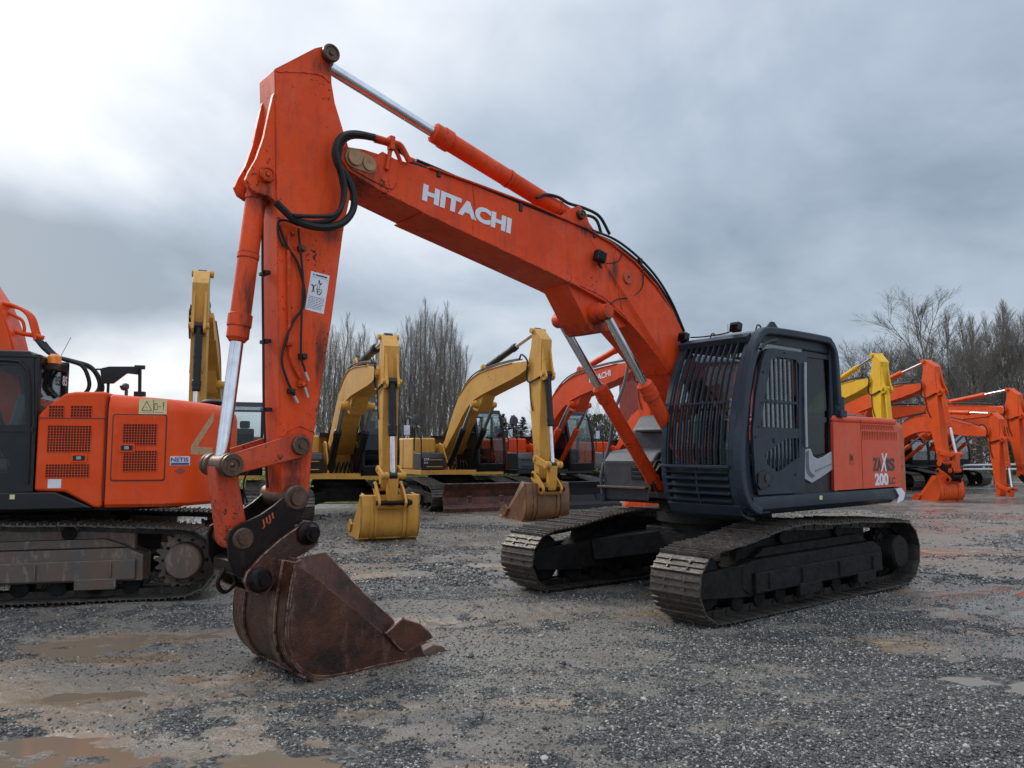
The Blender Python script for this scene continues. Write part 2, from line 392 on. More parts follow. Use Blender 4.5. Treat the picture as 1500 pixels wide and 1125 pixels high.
def undercarriage(e, pal, rot=0.0, gauge=1.195, wshoe=.6, shoes=True, frame='under', ns=48, blade=False, seed=0):
    tr, fr = M['track'], M[frame]
    samples, pitch = sample_loop(track_loop(), ns)
    base = shoe_mb(pitch, wshoe)
    shoe_me = None
    cr, sr = math.cos(rot), math.sin(rot)
    for side in (1, -1):
        yc = gauge*side
        m = MB()
        for (x, z, tx, tz) in samples:
            for yy in (-.075, .075):
                b = MB().box((0, yy, -.045), (pitch*1.06, .035, .075)); m.add(place_xz(b.v, x, z, tx, tz, yc), b.f)
            b = MB().cyl((pitch/2, -.1, -.045), (pitch/2, .1, -.045), .026, n=8); m.add(place_xz(b.v, x, z, tx, tz, yc), b.f)
            if not shoes: m.add(place_xz(base.v, x, z, tx, tz, yc), base.f)
        chain = m.rotz(rot).build('crawler_track', M['shoe'] if not shoes else tr, e)
        if shoes:
            if shoe_me is None:
                o0 = base.build('track_shoe', M['shoe'], None, bevel=0); shoe_me = o0.data; bpy.data.objects.remove(o0)
            for k, (x, z, tx, tz) in enumerate(samples):
                o = bpy.data.objects.new('track_shoe', shoe_me); col.objects.link(o); o.parent = chain
                j = rng.uniform(-.006, .006)
                X = Vector((tx*cr, tx*sr, tz)); Z = Vector((tz*cr, tz*sr, -tx)); Y = Z.cross(X)
                # keep a right-handed frame: local y across the track
                mat = Matrix((X, Y, Z)).transposed().to_4x4()
                mat.translation = Vector((x*cr - yc*sr, x*sr + yc*cr, z + j*.3)); o.matrix_local = mat
        # side frame
        f = MB(); yo = .20
        f.prism([(-1.42, .22), (1.25, .22), (1.38, .30), (1.38, .50), (1.2, .56), (-1.25, .58), (-1.42, .5)], yc-yo, yc+yo)
        f.prism([(-1.25, .585), (1.1, .565), (.9, .66), (-1.0, .68)], yc-.13, yc+.13)
        f.prism([(-1.3, .55), (1.3, .5), (1.25, .66), (.75, .80), (.2, .825), (-.8, .79), (-1.3, .74)], yc-.05, yc+.05)
        f.prism([(-1.35, .24), (1.22, .24), (1.22, .44), (-1.35, .46)], yc+side*yo, yc+side*(yo+.045))
        f.prism([(1.2, .2), (2.02, .26), (2.1, .38), (2.02, .5), (1.2, .54)], yc+side*.13, yc+side*.19)
        f.prism([(1.2, .2), (2.02, .26), (2.1, .38), (2.02, .5), (1.2, .54)], yc-side*.19, yc-side*.13)
        for xx in (-.95, .25): f.box((xx, yc+side*.235, .20), (.42, .05, .12))
        for xx in (-1.1, -.35, .4, 1.0): f.box((xx, yc+side*.25, .35), (.02, .03, .16))
        f.rotz(rot).build('track_frame', fr, e, bevel=.012)
        s = MB(); nt_ = 21; c = (-1.84, .415)
        pts = []
        for i in range(nt_*4):
            a = 2*math.pi*i/(nt_*4); rr = .335 if i % 4 in (0, 1) else .285; pts.append((c[0]+rr*math.cos(a), c[1]+rr*math.sin(a)))
        s.prism(pts, yc-.03, yc+.03)
        sp = s.lathe((c[0], yc-side*.2, c[1]), (0, side, 0), [(0, .22), (.1, .25), (.16, .27), (.25, .27), (.27, .21), (.42, .20), (.445, .18), (.45, .0)]).rotz(rot).build('sprocket', fr if frame == 'old_steel' else M['under'], e)
        b = MB()
        for i in range(10):
            a = 2*math.pi*i/10
            b.cyl((c[0]+.235*math.cos(a), yc+side*.05, c[1]+.235*math.sin(a)), (c[0]+.235*math.cos(a), yc+side*.085, c[1]+.235*math.sin(a)), .018, n=6)
        b.rotz(rot).build('hub_bolts', M['under'], sp)
        MB().lathe((1.84, yc-.11, .375), (0, 1, 0), [(0, .24), (.03, .26), (.06, .27), (.062, .30), (.158, .30), (.16, .27), (.19, .26), (.22, .24), (.24, .12), (.24, 0)]).rotz(rot).build('idler', M['under'], e)
        for k in range(8):
            x = -1.28+k*.375
            MB().lathe((x, yc-.12, .155), (0, 1, 0), [(0, .05), (.01, .095), (.05, .095), (.06, .075), (.18, .075), (.19, .095), (.23, .095), (.24, .05), (.24, 0)], 14).rotz(rot).build('track_roller', M['under'], e)
        for x in (.5, -.62):
            MB().lathe((x, yc-.12, .745), (0, 1, 0), [(0, .05), (.01, .075), (.05, .075), (.06, .06), (.18, .06), (.19, .075), (.23, .075), (.24, 0)], 14).rotz(rot).build('carrier_roller', M['under'], e)
    c = MB()
    c.prismz([(-.62, -.55), (-.62, .55), (-.3, .72), (.3, .72), (.62, .55), (.62, -.55), (.3, -.72), (-.3, -.72)], .42, .74)
    for sx in (1, -1):
        for sy in (1, -1):
            a = Vector((sx*.35, sy*.35, .58)); b = Vector((sx*1.0, sy*(gauge-.1), .44)); d = b-a
            q = d.to_track_quat('X', 'Z').to_matrix(); c.box((a+b)/2, (d.length, .42, .26), q)
    c.rotz(rot).build('car_body', M['under'], e, bevel=.015)
    MB().lathe((0, 0, .72), (0, 0, 1), [(0, .64), (.08, .64), (.09, .70), (.2, .70), (.21, .66), (.29, .66), (.29, 0)], 40).build('swing_ring', M['under'], e)
    if blade:
        b = MB(); path = [(2.58, .03), (2.50, .2), (2.47, .40), (2.52, .60), (2.62, .78)]
        b.strip(path, .04, -1.3, 1.3)
        b.box((2.60, 0, .06), (.03, 2.6, .12))
        for y in (-.5, .5): b.box((1.6, y, .33), (1.8, .14, .2))
        b.rotz(rot).build('dozer_blade', pal['blade'], e, bevel=.008)

# ------------------------------------------------------------------ boom, arm and bucket, in the plane of the main machine
FOOT = (.05, 1.72); TIP = (5.134, 4.099); ARMEND = (5.625, 1.30); ARMTOP = (5.40, 4.93); BUCKPIN = (5.905, 3.79)
BOOMBOSS = (2.29, 3.11); ARMCYLBASE = (2.44, 4.17); LINKPIN = (5.60, 1.70); RODPIN = (6.13, 1.555); HPIN = (6.03, 1.02)
BOOM = [(5.271, 4.160), (5.10, 4.18), (4.929, 4.175), (4.45, 4.17), (3.908, 4.135), (3.2, 4.08), (2.464, 3.99), (2.075, 3.90), (1.686, 3.75), (1.337, 3.54), (1.06, 3.29), (.829, 2.978),
        (.50, 2.42), (.28, 2.02), (.12, 1.88), (-.06, 1.82), (-.10, 1.68), (0, 1.57), (.16, 1.58), (.34, 1.72), (.62, 2.02), (.92, 2.32),
        (1.132, 2.547), (1.298, 2.715), (1.52, 2.89), (1.78, 3.07), (2.182, 3.262), (2.681, 3.391), (3.3, 3.52), (3.906, 3.642), (4.5, 3.76), (4.897, 3.85), (5.236, 3.96), (5.31, 4.05)]
BOOM = smooth2(BOOM[3:13], 3) + BOOM[13:22] + smooth2(BOOM[22:31], 3) + BOOM[31:] if False else BOOM
ARM = [(5.519, 4.952), (5.459, 4.985), (5.409, 4.955), (5.376, 4.872), (5.366, 4.698), (5.332, 4.538), (5.252, 4.326), (5.198, 4.192), (5.175, 3.998), (5.177, 3.763), (5.206, 3.623), (5.234, 3.467), (5.323, 2.721), (5.411, 2.117), (5.461, 1.747), (5.487, 1.384), (5.491, 1.288), (5.523, 1.211), (5.602, 1.188), (5.68, 1.228), (5.715, 1.307), (5.725, 1.452), (5.738, 1.744), (5.768, 2.453), (5.804, 3.356), (5.818, 3.669), (5.841, 4.292), (5.862, 4.659)]
EAR = [(5.835, 4.52), (5.861, 4.445), (5.89, 4.291), (5.924, 4.094), (5.978, 3.91), (6.034, 3.794), (6.059, 3.723), (6.03, 3.665), (5.97, 3.635), (5.883, 3.633), (5.793, 3.586)]

def sim(a, b, a2, b2):
    za, zb = complex(*a), complex(*b); k = (complex(*b2)-complex(*a2))/(zb-za)
    def f(p):
        q = (complex(p[0], p[1])-za)*k + complex(*a2); return (q.real, q.imag)
    return f
def mapmb(m, f):
    m.v = [(lambda q: (q[0], v[1], q[1]))(f((v[0], v[2]))) for v in m.v]; return m
def boomw(x, z):
    return .225 + .12*max(0, min(1, (1.3-x)/1.2))

def ram(e, name, A, B, y, frac, r, rr, mat, rod='chrome', eye=.085, ya=.1):
    """hydraulic ram between two pins: barrel > gland, rod"""
    A3, B3 = Vector((A[0], y, A[1])), Vector((B[0], y, B[1])); d = (B3-A3); L = d.length; d = d/L
    m = MB(); S = A3 + d*L*frac
    m.cyl(A3 + d*.05, S, r, n=28); m.cyl((A[0], y-ya, A[1]), (A[0], y+ya, A[1]), eye, n=24)
    for q in (.12, .5, .93): m.cyl(A3+d*(L*frac*q-.02), A3+d*(L*frac*q+.02), r*1.07, n=28)
    b = m.build(name, mat, e)
    MB().lathe(S-d*.17, d, [(0, r*1.02), (.01, r*1.17), (.10, r*1.17), (.105, r*1.08), (.19, r*1.08), (.2, r*.95), (.22, rr*1.2), (.22, 0)]).build('gland', mat, b)
    MB().cyl(S, B3-d*.05, rr, n=24).build('rod', M[rod], b)
    MB().cyl((B[0], y-ya, B[1]), (B[0], y+ya, B[1]), eye, n=24).build('rod_eye', M['pin_steel'] if mat is not M['black_paint'] else mat, b)
    return b, A3, B3, S, d

def boom_parts(e, pm, tip, cyl_mat, foot=FOOT):
    fB = sim(FOOT, TIP, foot, tip)
    m = MB(); m.prism(BOOM, 0, 0, boomw)
    b = mapmb(m, fB).build('boom', pm, e, bevel=.006)
    m = MB()
    m.strip(BOOM[3:13][::-1], .018, -.25, .25); m.strip(BOOM[22:31], -.018, -.25, .25)
    mapmb(m, fB).build('flange', pm, b, bevel=.004)
    m = MB(); m.prism([(2.70, 3.385), (2.36, 2.93), (2.30, 2.90), (2.12, 2.93), (1.80, 3.02), (1.75, 3.10), (2.15, 3.28)], -.19, .19)
    mapmb(m, fB).build('cylinder_bracket', pm, b, bevel=.012)
    m = MB(); m.lathe((BOOMBOSS[0], -.40, BOOMBOSS[1]), (0, 1, 0), [(0, .075), (.02, .085), (.13, .085), (.131, .11), (.20, .115), (.60, .115), (.67, .11), (.671, .085), (.78, .085), (.80, .075), (.80, 0)])
    mapmb(m, fB).build('cylinder_boss', pm, b)
    m = MB()
    for y in (-.11, .11): m.prism([(2.83, 4.02), (2.56, 4.22), (2.44, 4.275), (2.34, 4.22), (2.30, 4.12), (2.02, 3.88)], y-.02, y+.02)
    mapmb(m, fB).build('lug', pm, b, bevel=.008)
    m = MB(); m.cyl((ARMCYLBASE[0], -.16, ARMCYLBASE[1]), (ARMCYLBASE[0], .155, ARMCYLBASE[1]), .055)
    m.pin(ARMCYLBASE[0], ARMCYLBASE[1], .052, .15, .18); mapmb(m, fB).build('pin', M['pin_steel'] if pm is M['main_paint'] else pm, b)
    m = MB(); m.cyl((FOOT[0], -.40, FOOT[1]), (FOOT[0], .40, FOOT[1]), .10); mapmb(m, fB).build('foot_pin', M['under'], b)
    return b, fB

def arm_parts(e, pm, fA, lm=None, pinm=None):
    pinm = pinm or M['pin_steel']; lm = lm or pm
    m = MB(); m.prism(ARM, -.15, .15); a = mapmb(m, fA).build('arm', pm, e, bevel=.007)
    m = MB()
    for y in (-.11, .11): m.prism(EAR, y-.025, y+.025)
    mapmb(m, fA).build('cylinder_bracket', pm, a, bevel=.008)
    m = MB()
    m.cyl((BUCKPIN[0], -.19, BUCKPIN[1]), (BUCKPIN[0], .17, BUCKPIN[1]), .065); m.pin(BUCKPIN[0], BUCKPIN[1], .062, .165, .19)
    mapmb(m, fA).build('pin', pm, a)
    m = MB(); m.cyl((ARMTOP[0], -.2, ARMTOP[1]), (ARMTOP[0], .19, ARMTOP[1]), .07); m.pin(ARMTOP[0], ARMTOP[1], .075, .18, .215)
    mapmb(m, fA).build('pin', pinm, a)
    m = MB(); m.cyl((LINKPIN[0], -.23, LINKPIN[1]), (LINKPIN[0], .22, LINKPIN[1]), .055); m.pin(LINKPIN[0], LINKPIN[1], .075, .215, .25)
    mapmb(m, fA).build('pin', pinm, a)
    return a

BKT = [(5.708, 0.875), (5.76, 0.856), (5.778, 0.742), (5.796, 0.638), (5.816, 0.402), (5.796, 0.247), (5.742, 0.129), (5.651, 0.042), (5.51, -0.008), (5.292, -0.017), (5.058, -0.008), (4.837, -0.01), (4.604, -0.017)]
BKT = [BKT[0]] + smooth2(BKT[1:], 3)
BK_CREASE = [(5.76, 0.856), (5.565, 0.71), (5.291, 0.479), (5.002, 0.24), (4.793, 0.056)]
BK_RIM = [(5.685, 0.873), (5.472, 0.9), (5.391, 0.817), (5.159, 0.574), (4.873, 0.323)]
CUTTER = [(4.861, 0.35), (4.694, 0.285), (4.607, 0.214), (4.56, 0.153), (4.666, 0.126), (4.806, 0.075), (4.882, 0.108), (5.014, 0.252)]
BEAR = [(5.633, 1.084), (5.578, 1.132), (5.505, 1.118), (5.458, 1.053), (5.456, 0.949), (5.539, 0.894), (5.692, 0.835), (5.774, 0.703), (5.855, 0.618), (5.927, 0.607), (5.999, 0.649), (6.036, 0.721), (6.018, 0.787), (5.899, 0.903), (5.771, 1.002)]
COUP = [(5.73, 1.306), (5.704, 1.356), (5.645, 1.39), (5.571, 1.362), (5.542, 1.288), (5.556, 1.2), (5.599, 1.13), (5.722, 0.99), (5.908, 0.839), (6.042, 0.744), (6.093, 0.779), (6.131, 0.879), (6.145, 1.025), (6.123, 1.091), (6.054, 1.126), (5.902, 1.187), (5.799, 1.252)]
EARPIN_A = [(5.551, 1.035)][0]; EARPIN_B = [(5.927, 0.723)][0]

def bucket_parts(e, f, bm_, em, cm, tm, w=.5, teeth=5, pinm=None):
    k = w/.5; pinm = pinm or M['coupler']
    g = lambda m: mapmb(m, f)
    # curved back shell, inside wall 25 mm in
    m = MB(); shell = [BKT[0]] + BKT[1:]
    m.strip(shell, -.028, -w, w)
    b = g(m).build('bucket', bm_, e, bevel=.004)
    side = BKT[1:] + [CUTTER[4], CUTTER[5]] + BK_CREASE[::-1][1:-1]
    # rim of the side plates folded slightly inwards
    for s in (1, -1):
        m = MB(); m.prism(side, s*(w-.03), s*(w-.002)); vs = []; n = len(BK_CREASE)
        for (x, z), (x2, z2) in zip(BK_CREASE, BK_RIM):
            vs += [(x, s*w*.995, z), (x2, s*(w-.075), z2), (x, s*(w-.03), z), (x2, s*(w-.105), z2)]
        fs = []
        for i in range(n-1):
            a = i*4; c = a+4
            fs += [(a, a+1, c+1, c), (a+2, c+2, c+3, a+3), (a+1, a+3, c+3, c+1), (a, c, c+2, a+2)]
        fs += [(0, 2, 3, 1), ((n-1)*4, (n-1)*4+1, (n-1)*4+3, (n-1)*4+2)]
        m.add(vs, fs); g(m).build('side_plate', bm_, b)
    for s in (1, -1): m = MB(); m.prism(CUTTER, s*w, s*(w+.035)); g(m).build('side_cutter', bm_, b, bevel=.008)
    m = MB()
    for y in (-.27, .27, -w*.62, w*.62): m.strip(BKT[1:25], .02, y-.03, y+.03)
    m.strip(BKT[19:31], .022, -w*.98, w*.98)
    g(m).build('wear_strip', bm_, b, bevel=.004)
    m = MB()
    for y in (-.25, .25): m.prism(BEAR, y-.022, y+.022)
    m.prism([BKT[0], BKT[1], BKT[4], BKT[7], BEAR[10], BEAR[9], BEAR[7], BEAR[6]], -.24, .24)
    g(m).build('bucket_ear', em, b, bevel=.008)
    for (x, z) in (EARPIN_A, EARPIN_B):
        m = MB(); m.cyl((x, -.30, z), (x, .29, z), .048); m.lathe((x, .27, z), (0, 1, 0), [(0, .09), (.03, .09), (.04, .075), (.07, .06), (.10, .055), (.10, .03), (.12, .03), (.12, 0)], 20)
        g(m).build('pin', pinm, b)
    T0 = [(4.69, 0.04), (4.532, 0.084), (4.423, 0.051), (4.368, -0.002), (4.47, -0.04), (4.604, -0.044)]
    for i in range(teeth):
        y = -w+.06 + (2*w-.12)*i/(teeth-1)
        m = MB(); n = len(T0); c = T0[3]
        vs = []
        for s in (-1, 1):
            for (x, z) in T0:
                t = math.hypot(x-c[0], z-c[1])
                vs.append((x, y+s*(.022+.03*min(1, t/.2)), z))
        m.add(vs, [tuple(range(n)), tuple(range(2*n-1, n-1, -1))] + [(j, j+n, (j+1) % n + n, (j+1) % n) for j in range(n)])
        g(m).build('tooth', tm, b, bevel=.006)
    return b

def coupler_parts(e, f, cm, pinm, text=False):
    g = lambda m: mapmb(m, f)
    m = MB()
    for s in (1, -1): m.prism(COUP, s*.19, s*.225)
    c0 = [(x*.86+5.82*.14, z*.86+1.12*.14) for x, z in COUP]
    lo = [COUP[7], COUP[8], COUP[9], COUP[10], COUP[11]]
    m.prism([COUP[7], COUP[8], COUP[9], COUP[10], (COUP[11][0]-.03, COUP[11][1]-.02), (COUP[8][0]+.03, COUP[8][1]+.10)], -.19, .19)
    c = g(m).build('quick_coupler', cm, e, bevel=.008)
    m = MB()
    m.lathe((ARMEND[0], -.25, ARMEND[1]), (0, 1, 0), [(0, .1), (.46, .10), (.475, .1), (.49, .085), (.49, .06), (.515, .055), (.515, 0)])
    g(m).build('pin', pinm, c)
    m = MB(); m.lathe((HPIN[0], -.25, HPIN[1]), (0, 1, 0), [(0, .08), (.475, .08), (.485, .07), (.485, .045), (.50, .04), (.50, 0)])
    g(m).build('pin', pinm, c)
    x, z = COUP[9]; m = MB()
    m.tube([(x+.05, .05, z+.05), (x+.1, .05, z-.05), (x+.05, .05, z-.12), (x-.03, .05, z-.06), (x+.0, .05, z+.03)], .016)
    g(m).build('safety_latch', cm, c)
    return c

def linkage(e, fA, lm, pinm):
    g = lambda m: mapmb(m, fA)
    m = MB()
    def bar(a, b, wa, wb, n=8):
        ax, az = a; bx, bz = b; th = math.atan2(bz-az, bx-ax)
        p = [(ax+wa*math.cos(th+R(90)+t), az+wa*math.sin(th+R(90)+t)) for t in np.linspace(0, math.pi, n)]
        p += [(bx+wb*math.cos(th-R(90)+t), bz+wb*math.sin(th-R(90)+t)) for t in np.linspace(0, math.pi, n)]
        return p
    for s in (1, -1): m.prism(bar(LINKPIN, RODPIN, .095, .075), s*.175, s*.212)
    l = g(m).build('idler_link', lm, e, bevel=.006)
    m = MB(); m.prism(bar(RODPIN, HPIN, .075, .095), -.10, .10)
    l2 = g(m).build('bucket_link', lm, e, bevel=.014)
    m = MB()
    m.lathe((RODPIN[0], -.23, RODPIN[1]), (0, 1, 0), [(0, .085), (.05, .088), (.055, .07), (.08, .07), (.085, .09), (.14, .09), (.145, .075), (.40, .075), (.405, .09), (.44, .09), (.445, .082), (.475, .08), (.475, .05), (.465, .045), (.465, .02), (.48, 0)], 28)
    g(m).build('pin', pinm, l2)

def rotf(c, a):
    ca, sa = math.cos(a), math.sin(a)
    return lambda p: (c[0]+(p[0]-c[0])*ca-(p[1]-c[1])*sa, c[1]+(p[0]-c[0])*sa+(p[1]-c[1])*ca)

def front_gear(e, pal, tip=TIP, arot=0.0, bucket=True, brot=0.0, bw=.5, coupler=True, link=True, cf=(.40, .60, .56), foot=FOOT):
    """boom, arm, rams, link and bucket; arot turns the arm about the boom tip from hanging as on the main machine"""
    boom, fB = boom_parts(e, pal['paint'], tip, pal['ram'], foot)
    r = rotf(TIP, arot)
    sc = sim(TIP, (TIP[0]+1, TIP[1]), tip, (tip[0]+1, tip[1]))
    fA = lambda p: sc(r(p))
    arm_parts(e, pal['arm'], fA, pinm=pal['pin'])
    for s in (1, -1):
        ram(e, 'boom_cylinder', (.62, 1.17), fB(BOOMBOSS), s*.335, pal.get('bf', .62), .082, .048, pal['ram'], eye=.075, ya=.055)
    ram(e, 'arm_cylinder', fB(ARMCYLBASE), fA(ARMTOP), 0, cf[1], .088, .052, pal['ram'], eye=.085, ya=.08)
    ram(e, 'bucket_cylinder', fA(BUCKPIN), fA(RODPIN), 0, cf[2], .078, .05, pal['ram_b'], eye=.075, ya=.075)
    if link: linkage(e, fA, pal['link'], pal['pin'])
    if coupler or bucket:
        rb = rotf(ARMEND, brot); fK = lambda p: fA(rb(p))
        if coupler: coupler_parts(e, fK, pal['coupler'], pal['pin'])
        if bucket: bucket_parts(e, fK, pal['bucket'], pal['ear'], pal['coupler'], pal['tooth'], w=bw)
    return fB, fA

# ------------------------------------------------------------------ the big orange excavator in front
HX, HY, HYAW, TYAW = 2.5, 9.835, R(220.3), R(218.4)
def rr(x0, z0, x1, z1, r=.03, n=4):
    """rounded rectangle outline"""
    p = []
    for cx, cz, a0 in ((x1-r, z1-r, 0), (x0+r, z1-r, 90), (x0+r, z0+r, 180), (x1-r, z0+r, 270)):
        p += [(cx+r*math.cos(R(a0+90*i/n)), cz+r*math.sin(R(a0+90*i/n))) for i in range(n+1)]
    return p
def main_excavator():
    e = thing('excavator', 'big orange excavator in the foreground with barred cab and rusty bucket resting on the gravel', 'excavator', (HX, HY, 0), HYAW, 'excavators parked in the yard')
    pal = dict(paint=M['main_paint'], arm=M['arm_paint'], ram=M['main_paint'], ram_b=M['arm_paint'], link=M['link_paint'], pin=M['pin_steel'],
               bucket=M['bucket_rust'], ear=M['bucket_rust'], coupler=M['coupler'], tooth=M['tooth'])
    undercarriage(e, pal, TYAW-HYAW)
    fB, fA = front_gear(e, pal, bw=.5)
    parts = {o.name.split('.')[0]: o for o in e.children}
    boom, arm = parts['boom'], parts['arm']
    # boom details
    lettering('lettering', 'HITACHI', M['white'], boom, (4.515, .2262, 3.868), (-1, 0, -.117), (0, 0, 1), .155, 1.03, thick=.0025, bold=.055, shear=.0, space=1.02)
    m = MB(); P = [(5.194, 4.076), (5.059, 4.056)]
    (ax, az), (bx, bz) = P; th = math.atan2(bz-az, bx-ax)
    p = [(ax+.085*math.cos(th+R(90)+t), az+.085*math.sin(th+R(90)+t)) for t in np.linspace(0, math.pi, 10)] + [(bx+.075*math.cos(th-R(90)+t), bz+.075*math.sin(th-R(90)+t)) for t in np.linspace(0, math.pi, 10)]
    m.prism(p, .228, .245); pl = m.build('pin_plate', M['pin_plate'], boom, bevel=.003)
    m = MB(); m.pin(ax, az, .066, .24, .268, hub=False); m.lathe((bx, .24, bz), (0, 1, 0), [(0, .06), (.02, .06), (.02, .03), (.012, .016), (.012, 0)]); m.build('pin', M['pin_plate'], pl, bevel=.003)
    m = MB(); m.prism([(5.231, 3.985), (5.118, 4.036), (4.924, 4.203), (4.767, 4.158), (4.778, 3.961), (4.818, 3.892), (4.885, 3.895), (5.051, 3.934)], .222, .236); m.build('side_plate', M['main_paint'], boom, bevel=.004)
    x, z = [(1.827, 3.558)][0]
    m = MB(); m.lathe((x, .22, z), (0, 1, 0), [(0, .16), (.008, .16), (.009, .07), (.045, .07), (.05, .066), (.05, .018), (.035, .018), (.035, 0)]); m.build('cross_pin', M['ctw_paint'], boom)
    def bead(pts, y, r=.006, par=None):
        m = MB(); P = smooth2(pts, 10); m.tube([(x + .0025*math.sin(i*2.3), y, z + .0025*math.cos(i*1.7)) for i, (x, z) in enumerate(P)], r, n=6, smooth=1); return m.build('weld_bead', M['main_paint'], par or boom)
    bead([(2.70, 3.40), (2.2, 3.30), (1.80, 3.10)], .226); bead([(1.98, 3.86), (2.02, 3.7), (1.98, 3.5), (1.9, 3.2)], .2265, .004); bead([(3.95, 4.12), (3.93, 3.9), (3.95, 3.66)], .2265, .0035)
    bead([(5.85, 4.64), (5.645, 4.701), (5.478, 4.732), (5.379, 4.694)], .1515, .005, arm); bead([(5.807, 3.475), (5.614, 3.446), (5.376, 3.458), (5.235, 3.478)], .1515, .004, arm); bead([(5.728, 1.765), (5.596, 1.846), (5.451, 1.801)], .1515, .004, arm)
    # work lamp on the boom
    x, z = [(2.313, 3.704)][0]
    m = MB(); m.box((x, .30, z), (.13, .09, .12), Matrix.Rotation(R(-15), 3, 'Y')); lamp = m.build('work_lamp', M['black_paint'], boom, bevel=.015)
    MB().box((x+.012, .347, z+.002), (.095, .008, .085), Matrix.Rotation(R(-15), 3, 'Y')).build('lens', M['dark_glass'], lamp, bevel=.003)
    MB().tube([(x-.03, .24, z-.06), (x-.03, .29, z-.11), (x, .30, z-.06)], .012).build('bracket', M['pin_steel'], lamp)
    # hoses along the boom
    def hose(pts, y, r, name='hose', mat='rubber', parent=None, ys=None, smooth=6):
        m = MB(); m.tube([(px, (ys[i] if ys else y), pz) for i, (px, pz) in enumerate(pts)], r, smooth=smooth)
        return m.build(name, M[mat], parent or boom)
    top = [(4.826, 4.292), (4.687, 4.248), (4.572, 4.171), (4.337, 4.145), (3.869, 4.084), (3.36, 4.03), (2.852, 3.984), (2.32, 3.952), (1.943, 3.906), (1.57, 3.767), (1.264, 3.583), (1.01, 3.336), (0.788, 3.019)]
    hose(top, .20, .020)
    hose([(px+.01, pz+.035) for px, pz in top[2:]], .165, .018)
    hose([(px, pz+.05) for px, pz in top[2:]], .215, .014)
    hose([(4.492, 4.333), (4.165, 4.295), (3.676, 4.239), (3.144, 4.185), (2.613, 4.139), (2.057, 4.108)], -.05, .024, 'pipe', 'main_paint')
    hose([(3.033, 4.236), (2.9, 4.3), (2.725, 4.309), (2.575, 4.275), (2.339, 4.271), (2.104, 4.227), (1.942, 4.058)], .10, .017)
    hose([(2.423, 4.176), (2.255, 4.21), (2.127, 4.182), (2.053, 4.042)], .08, .017)
    hose([(1.878, 3.833), (1.969, 3.719), (2.154, 3.667)], .24, .006)
    hose([(1.561, 3.697), (1.577, 3.492), (1.764, 3.352), (1.987, 3.3), (2.108, 3.226)], .25, .007)
    for k in (3, 5, 7, 9):
        x, z = top[k]; MB().box((x, .195, z+.012), (.04, .09, .085)).build('hose_clamp', M['black_paint'], boom, bevel=.006)
    # pipes and hose loop at the boom tip
    ring = [(5.034, 4.284), (5.195, 4.27), (5.301, 4.23), (5.361, 4.168), (5.39, 4.069), (5.363, 3.968), (5.288, 3.894), (5.23, 3.793), (5.209, 3.683), (5.238, 3.58), (5.316, 3.491), (5.442, 3.433), (5.588, 3.417), (5.719, 3.44), (5.821, 3.506), (5.877, 3.548)]
    hose(ring, .28, .030, parent=arm)
    ring2 = [(4.99, 4.287), (5.146, 4.269), (5.247, 4.236), (5.314, 4.166), (5.337, 4.069), (5.341, 3.97), (5.314, 3.868), (5.294, 3.758), (5.315, 3.617), (5.386, 3.518), (5.498, 3.468), (5.62, 3.45), (5.746, 3.475), (5.83, 3.533)]
    hose(ring2, .25, .022, parent=arm)
    hose([(5.155, 4.265), (5.292, 4.234), (5.365, 4.174), (5.393, 4.082), (5.373, 3.985), (5.335, 3.887), (5.308, 3.774), (5.329, 3.633), (5.412, 3.533), (5.564, 3.491), (5.745, 3.461)], .31, .017, parent=arm)
    hose([(5.036, 4.296), (4.863, 4.294), (4.774, 4.293), (4.725, 4.245), (4.668, 4.161)], .26, .026, 'pipe', 'main_paint')
    hose([(4.999, 4.282), (4.838, 4.282), (4.783, 4.248), (4.726, 4.146)], .22, .018, 'pipe', 'main_paint')
    m = MB(); P = [(4.855, 4.293), (4.892, 4.044)]
    m.box((P[0][0], .26, P[0][1]-.01), (.05, .06, .12)); m.tube([(P[0][0], .25, P[0][1]-.05), (P[1][0], .25, P[1][1])], .022, n=6, smooth=1); m.build('pipe_bracket', M['main_paint'], boom, bevel=.005)
    # hoses and pipes on the arm
    hose([(5.72, 3.355), (5.711, 3.041), (5.696, 2.666), (5.69, 2.452), (5.653, 2.322), (5.588, 2.219)], .175, .014, 'pipe', 'arm_paint', arm)
    hose([(5.648, 3.403), (5.626, 3.226), (5.598, 3.001), (5.603, 2.728), (5.6, 2.415), (5.569, 2.299), (5.539, 2.226)], .19, .009, parent=arm)
    hose([(5.802, 3.404), (5.736, 3.253), (5.642, 3.132), (5.58, 2.923), (5.588, 2.786), (5.665, 2.668), (5.727, 2.502), (5.751, 2.341), (5.697, 2.185), (5.626, 2.057)], .18, .011, parent=arm)
    hose([(5.644, 3.434), (5.741, 3.454), (5.808, 3.43), (5.805, 3.322), (5.758, 3.238)], .18, .010, parent=arm)
    for (x, z), r_, mt in zip([(5.611, 3.253), (5.578, 2.397), (5.667, 2.118), (5.579, 2.182), (5.699, 3.358), (5.694, 2.483)], (.028, .030, .026, .034, .022, .02), ('pin_steel', 'black_paint', 'black_paint', 'arm_paint', 'arm_paint', 'arm_paint')):
        m = MB(); m.box((x, .175, z), (r_*2, .05, r_*1.5)); m.cyl((x, .17, z), (x, .215, z), r_*.7, n=8); m.build('pipe_clamp', M[mt], arm, bevel=.004)
    for a, b in zip([(5.563, 2.273), (5.565, 2.155), (5.649, 2.082)], [(5.532, 2.205), (5.535, 2.076), (5.619, 2.03)]):
        MB().cyl((a[0], .19, a[1]), (b[0], .19, b[1]), .012, n=8).build('pipe_end', M['galv'], arm)
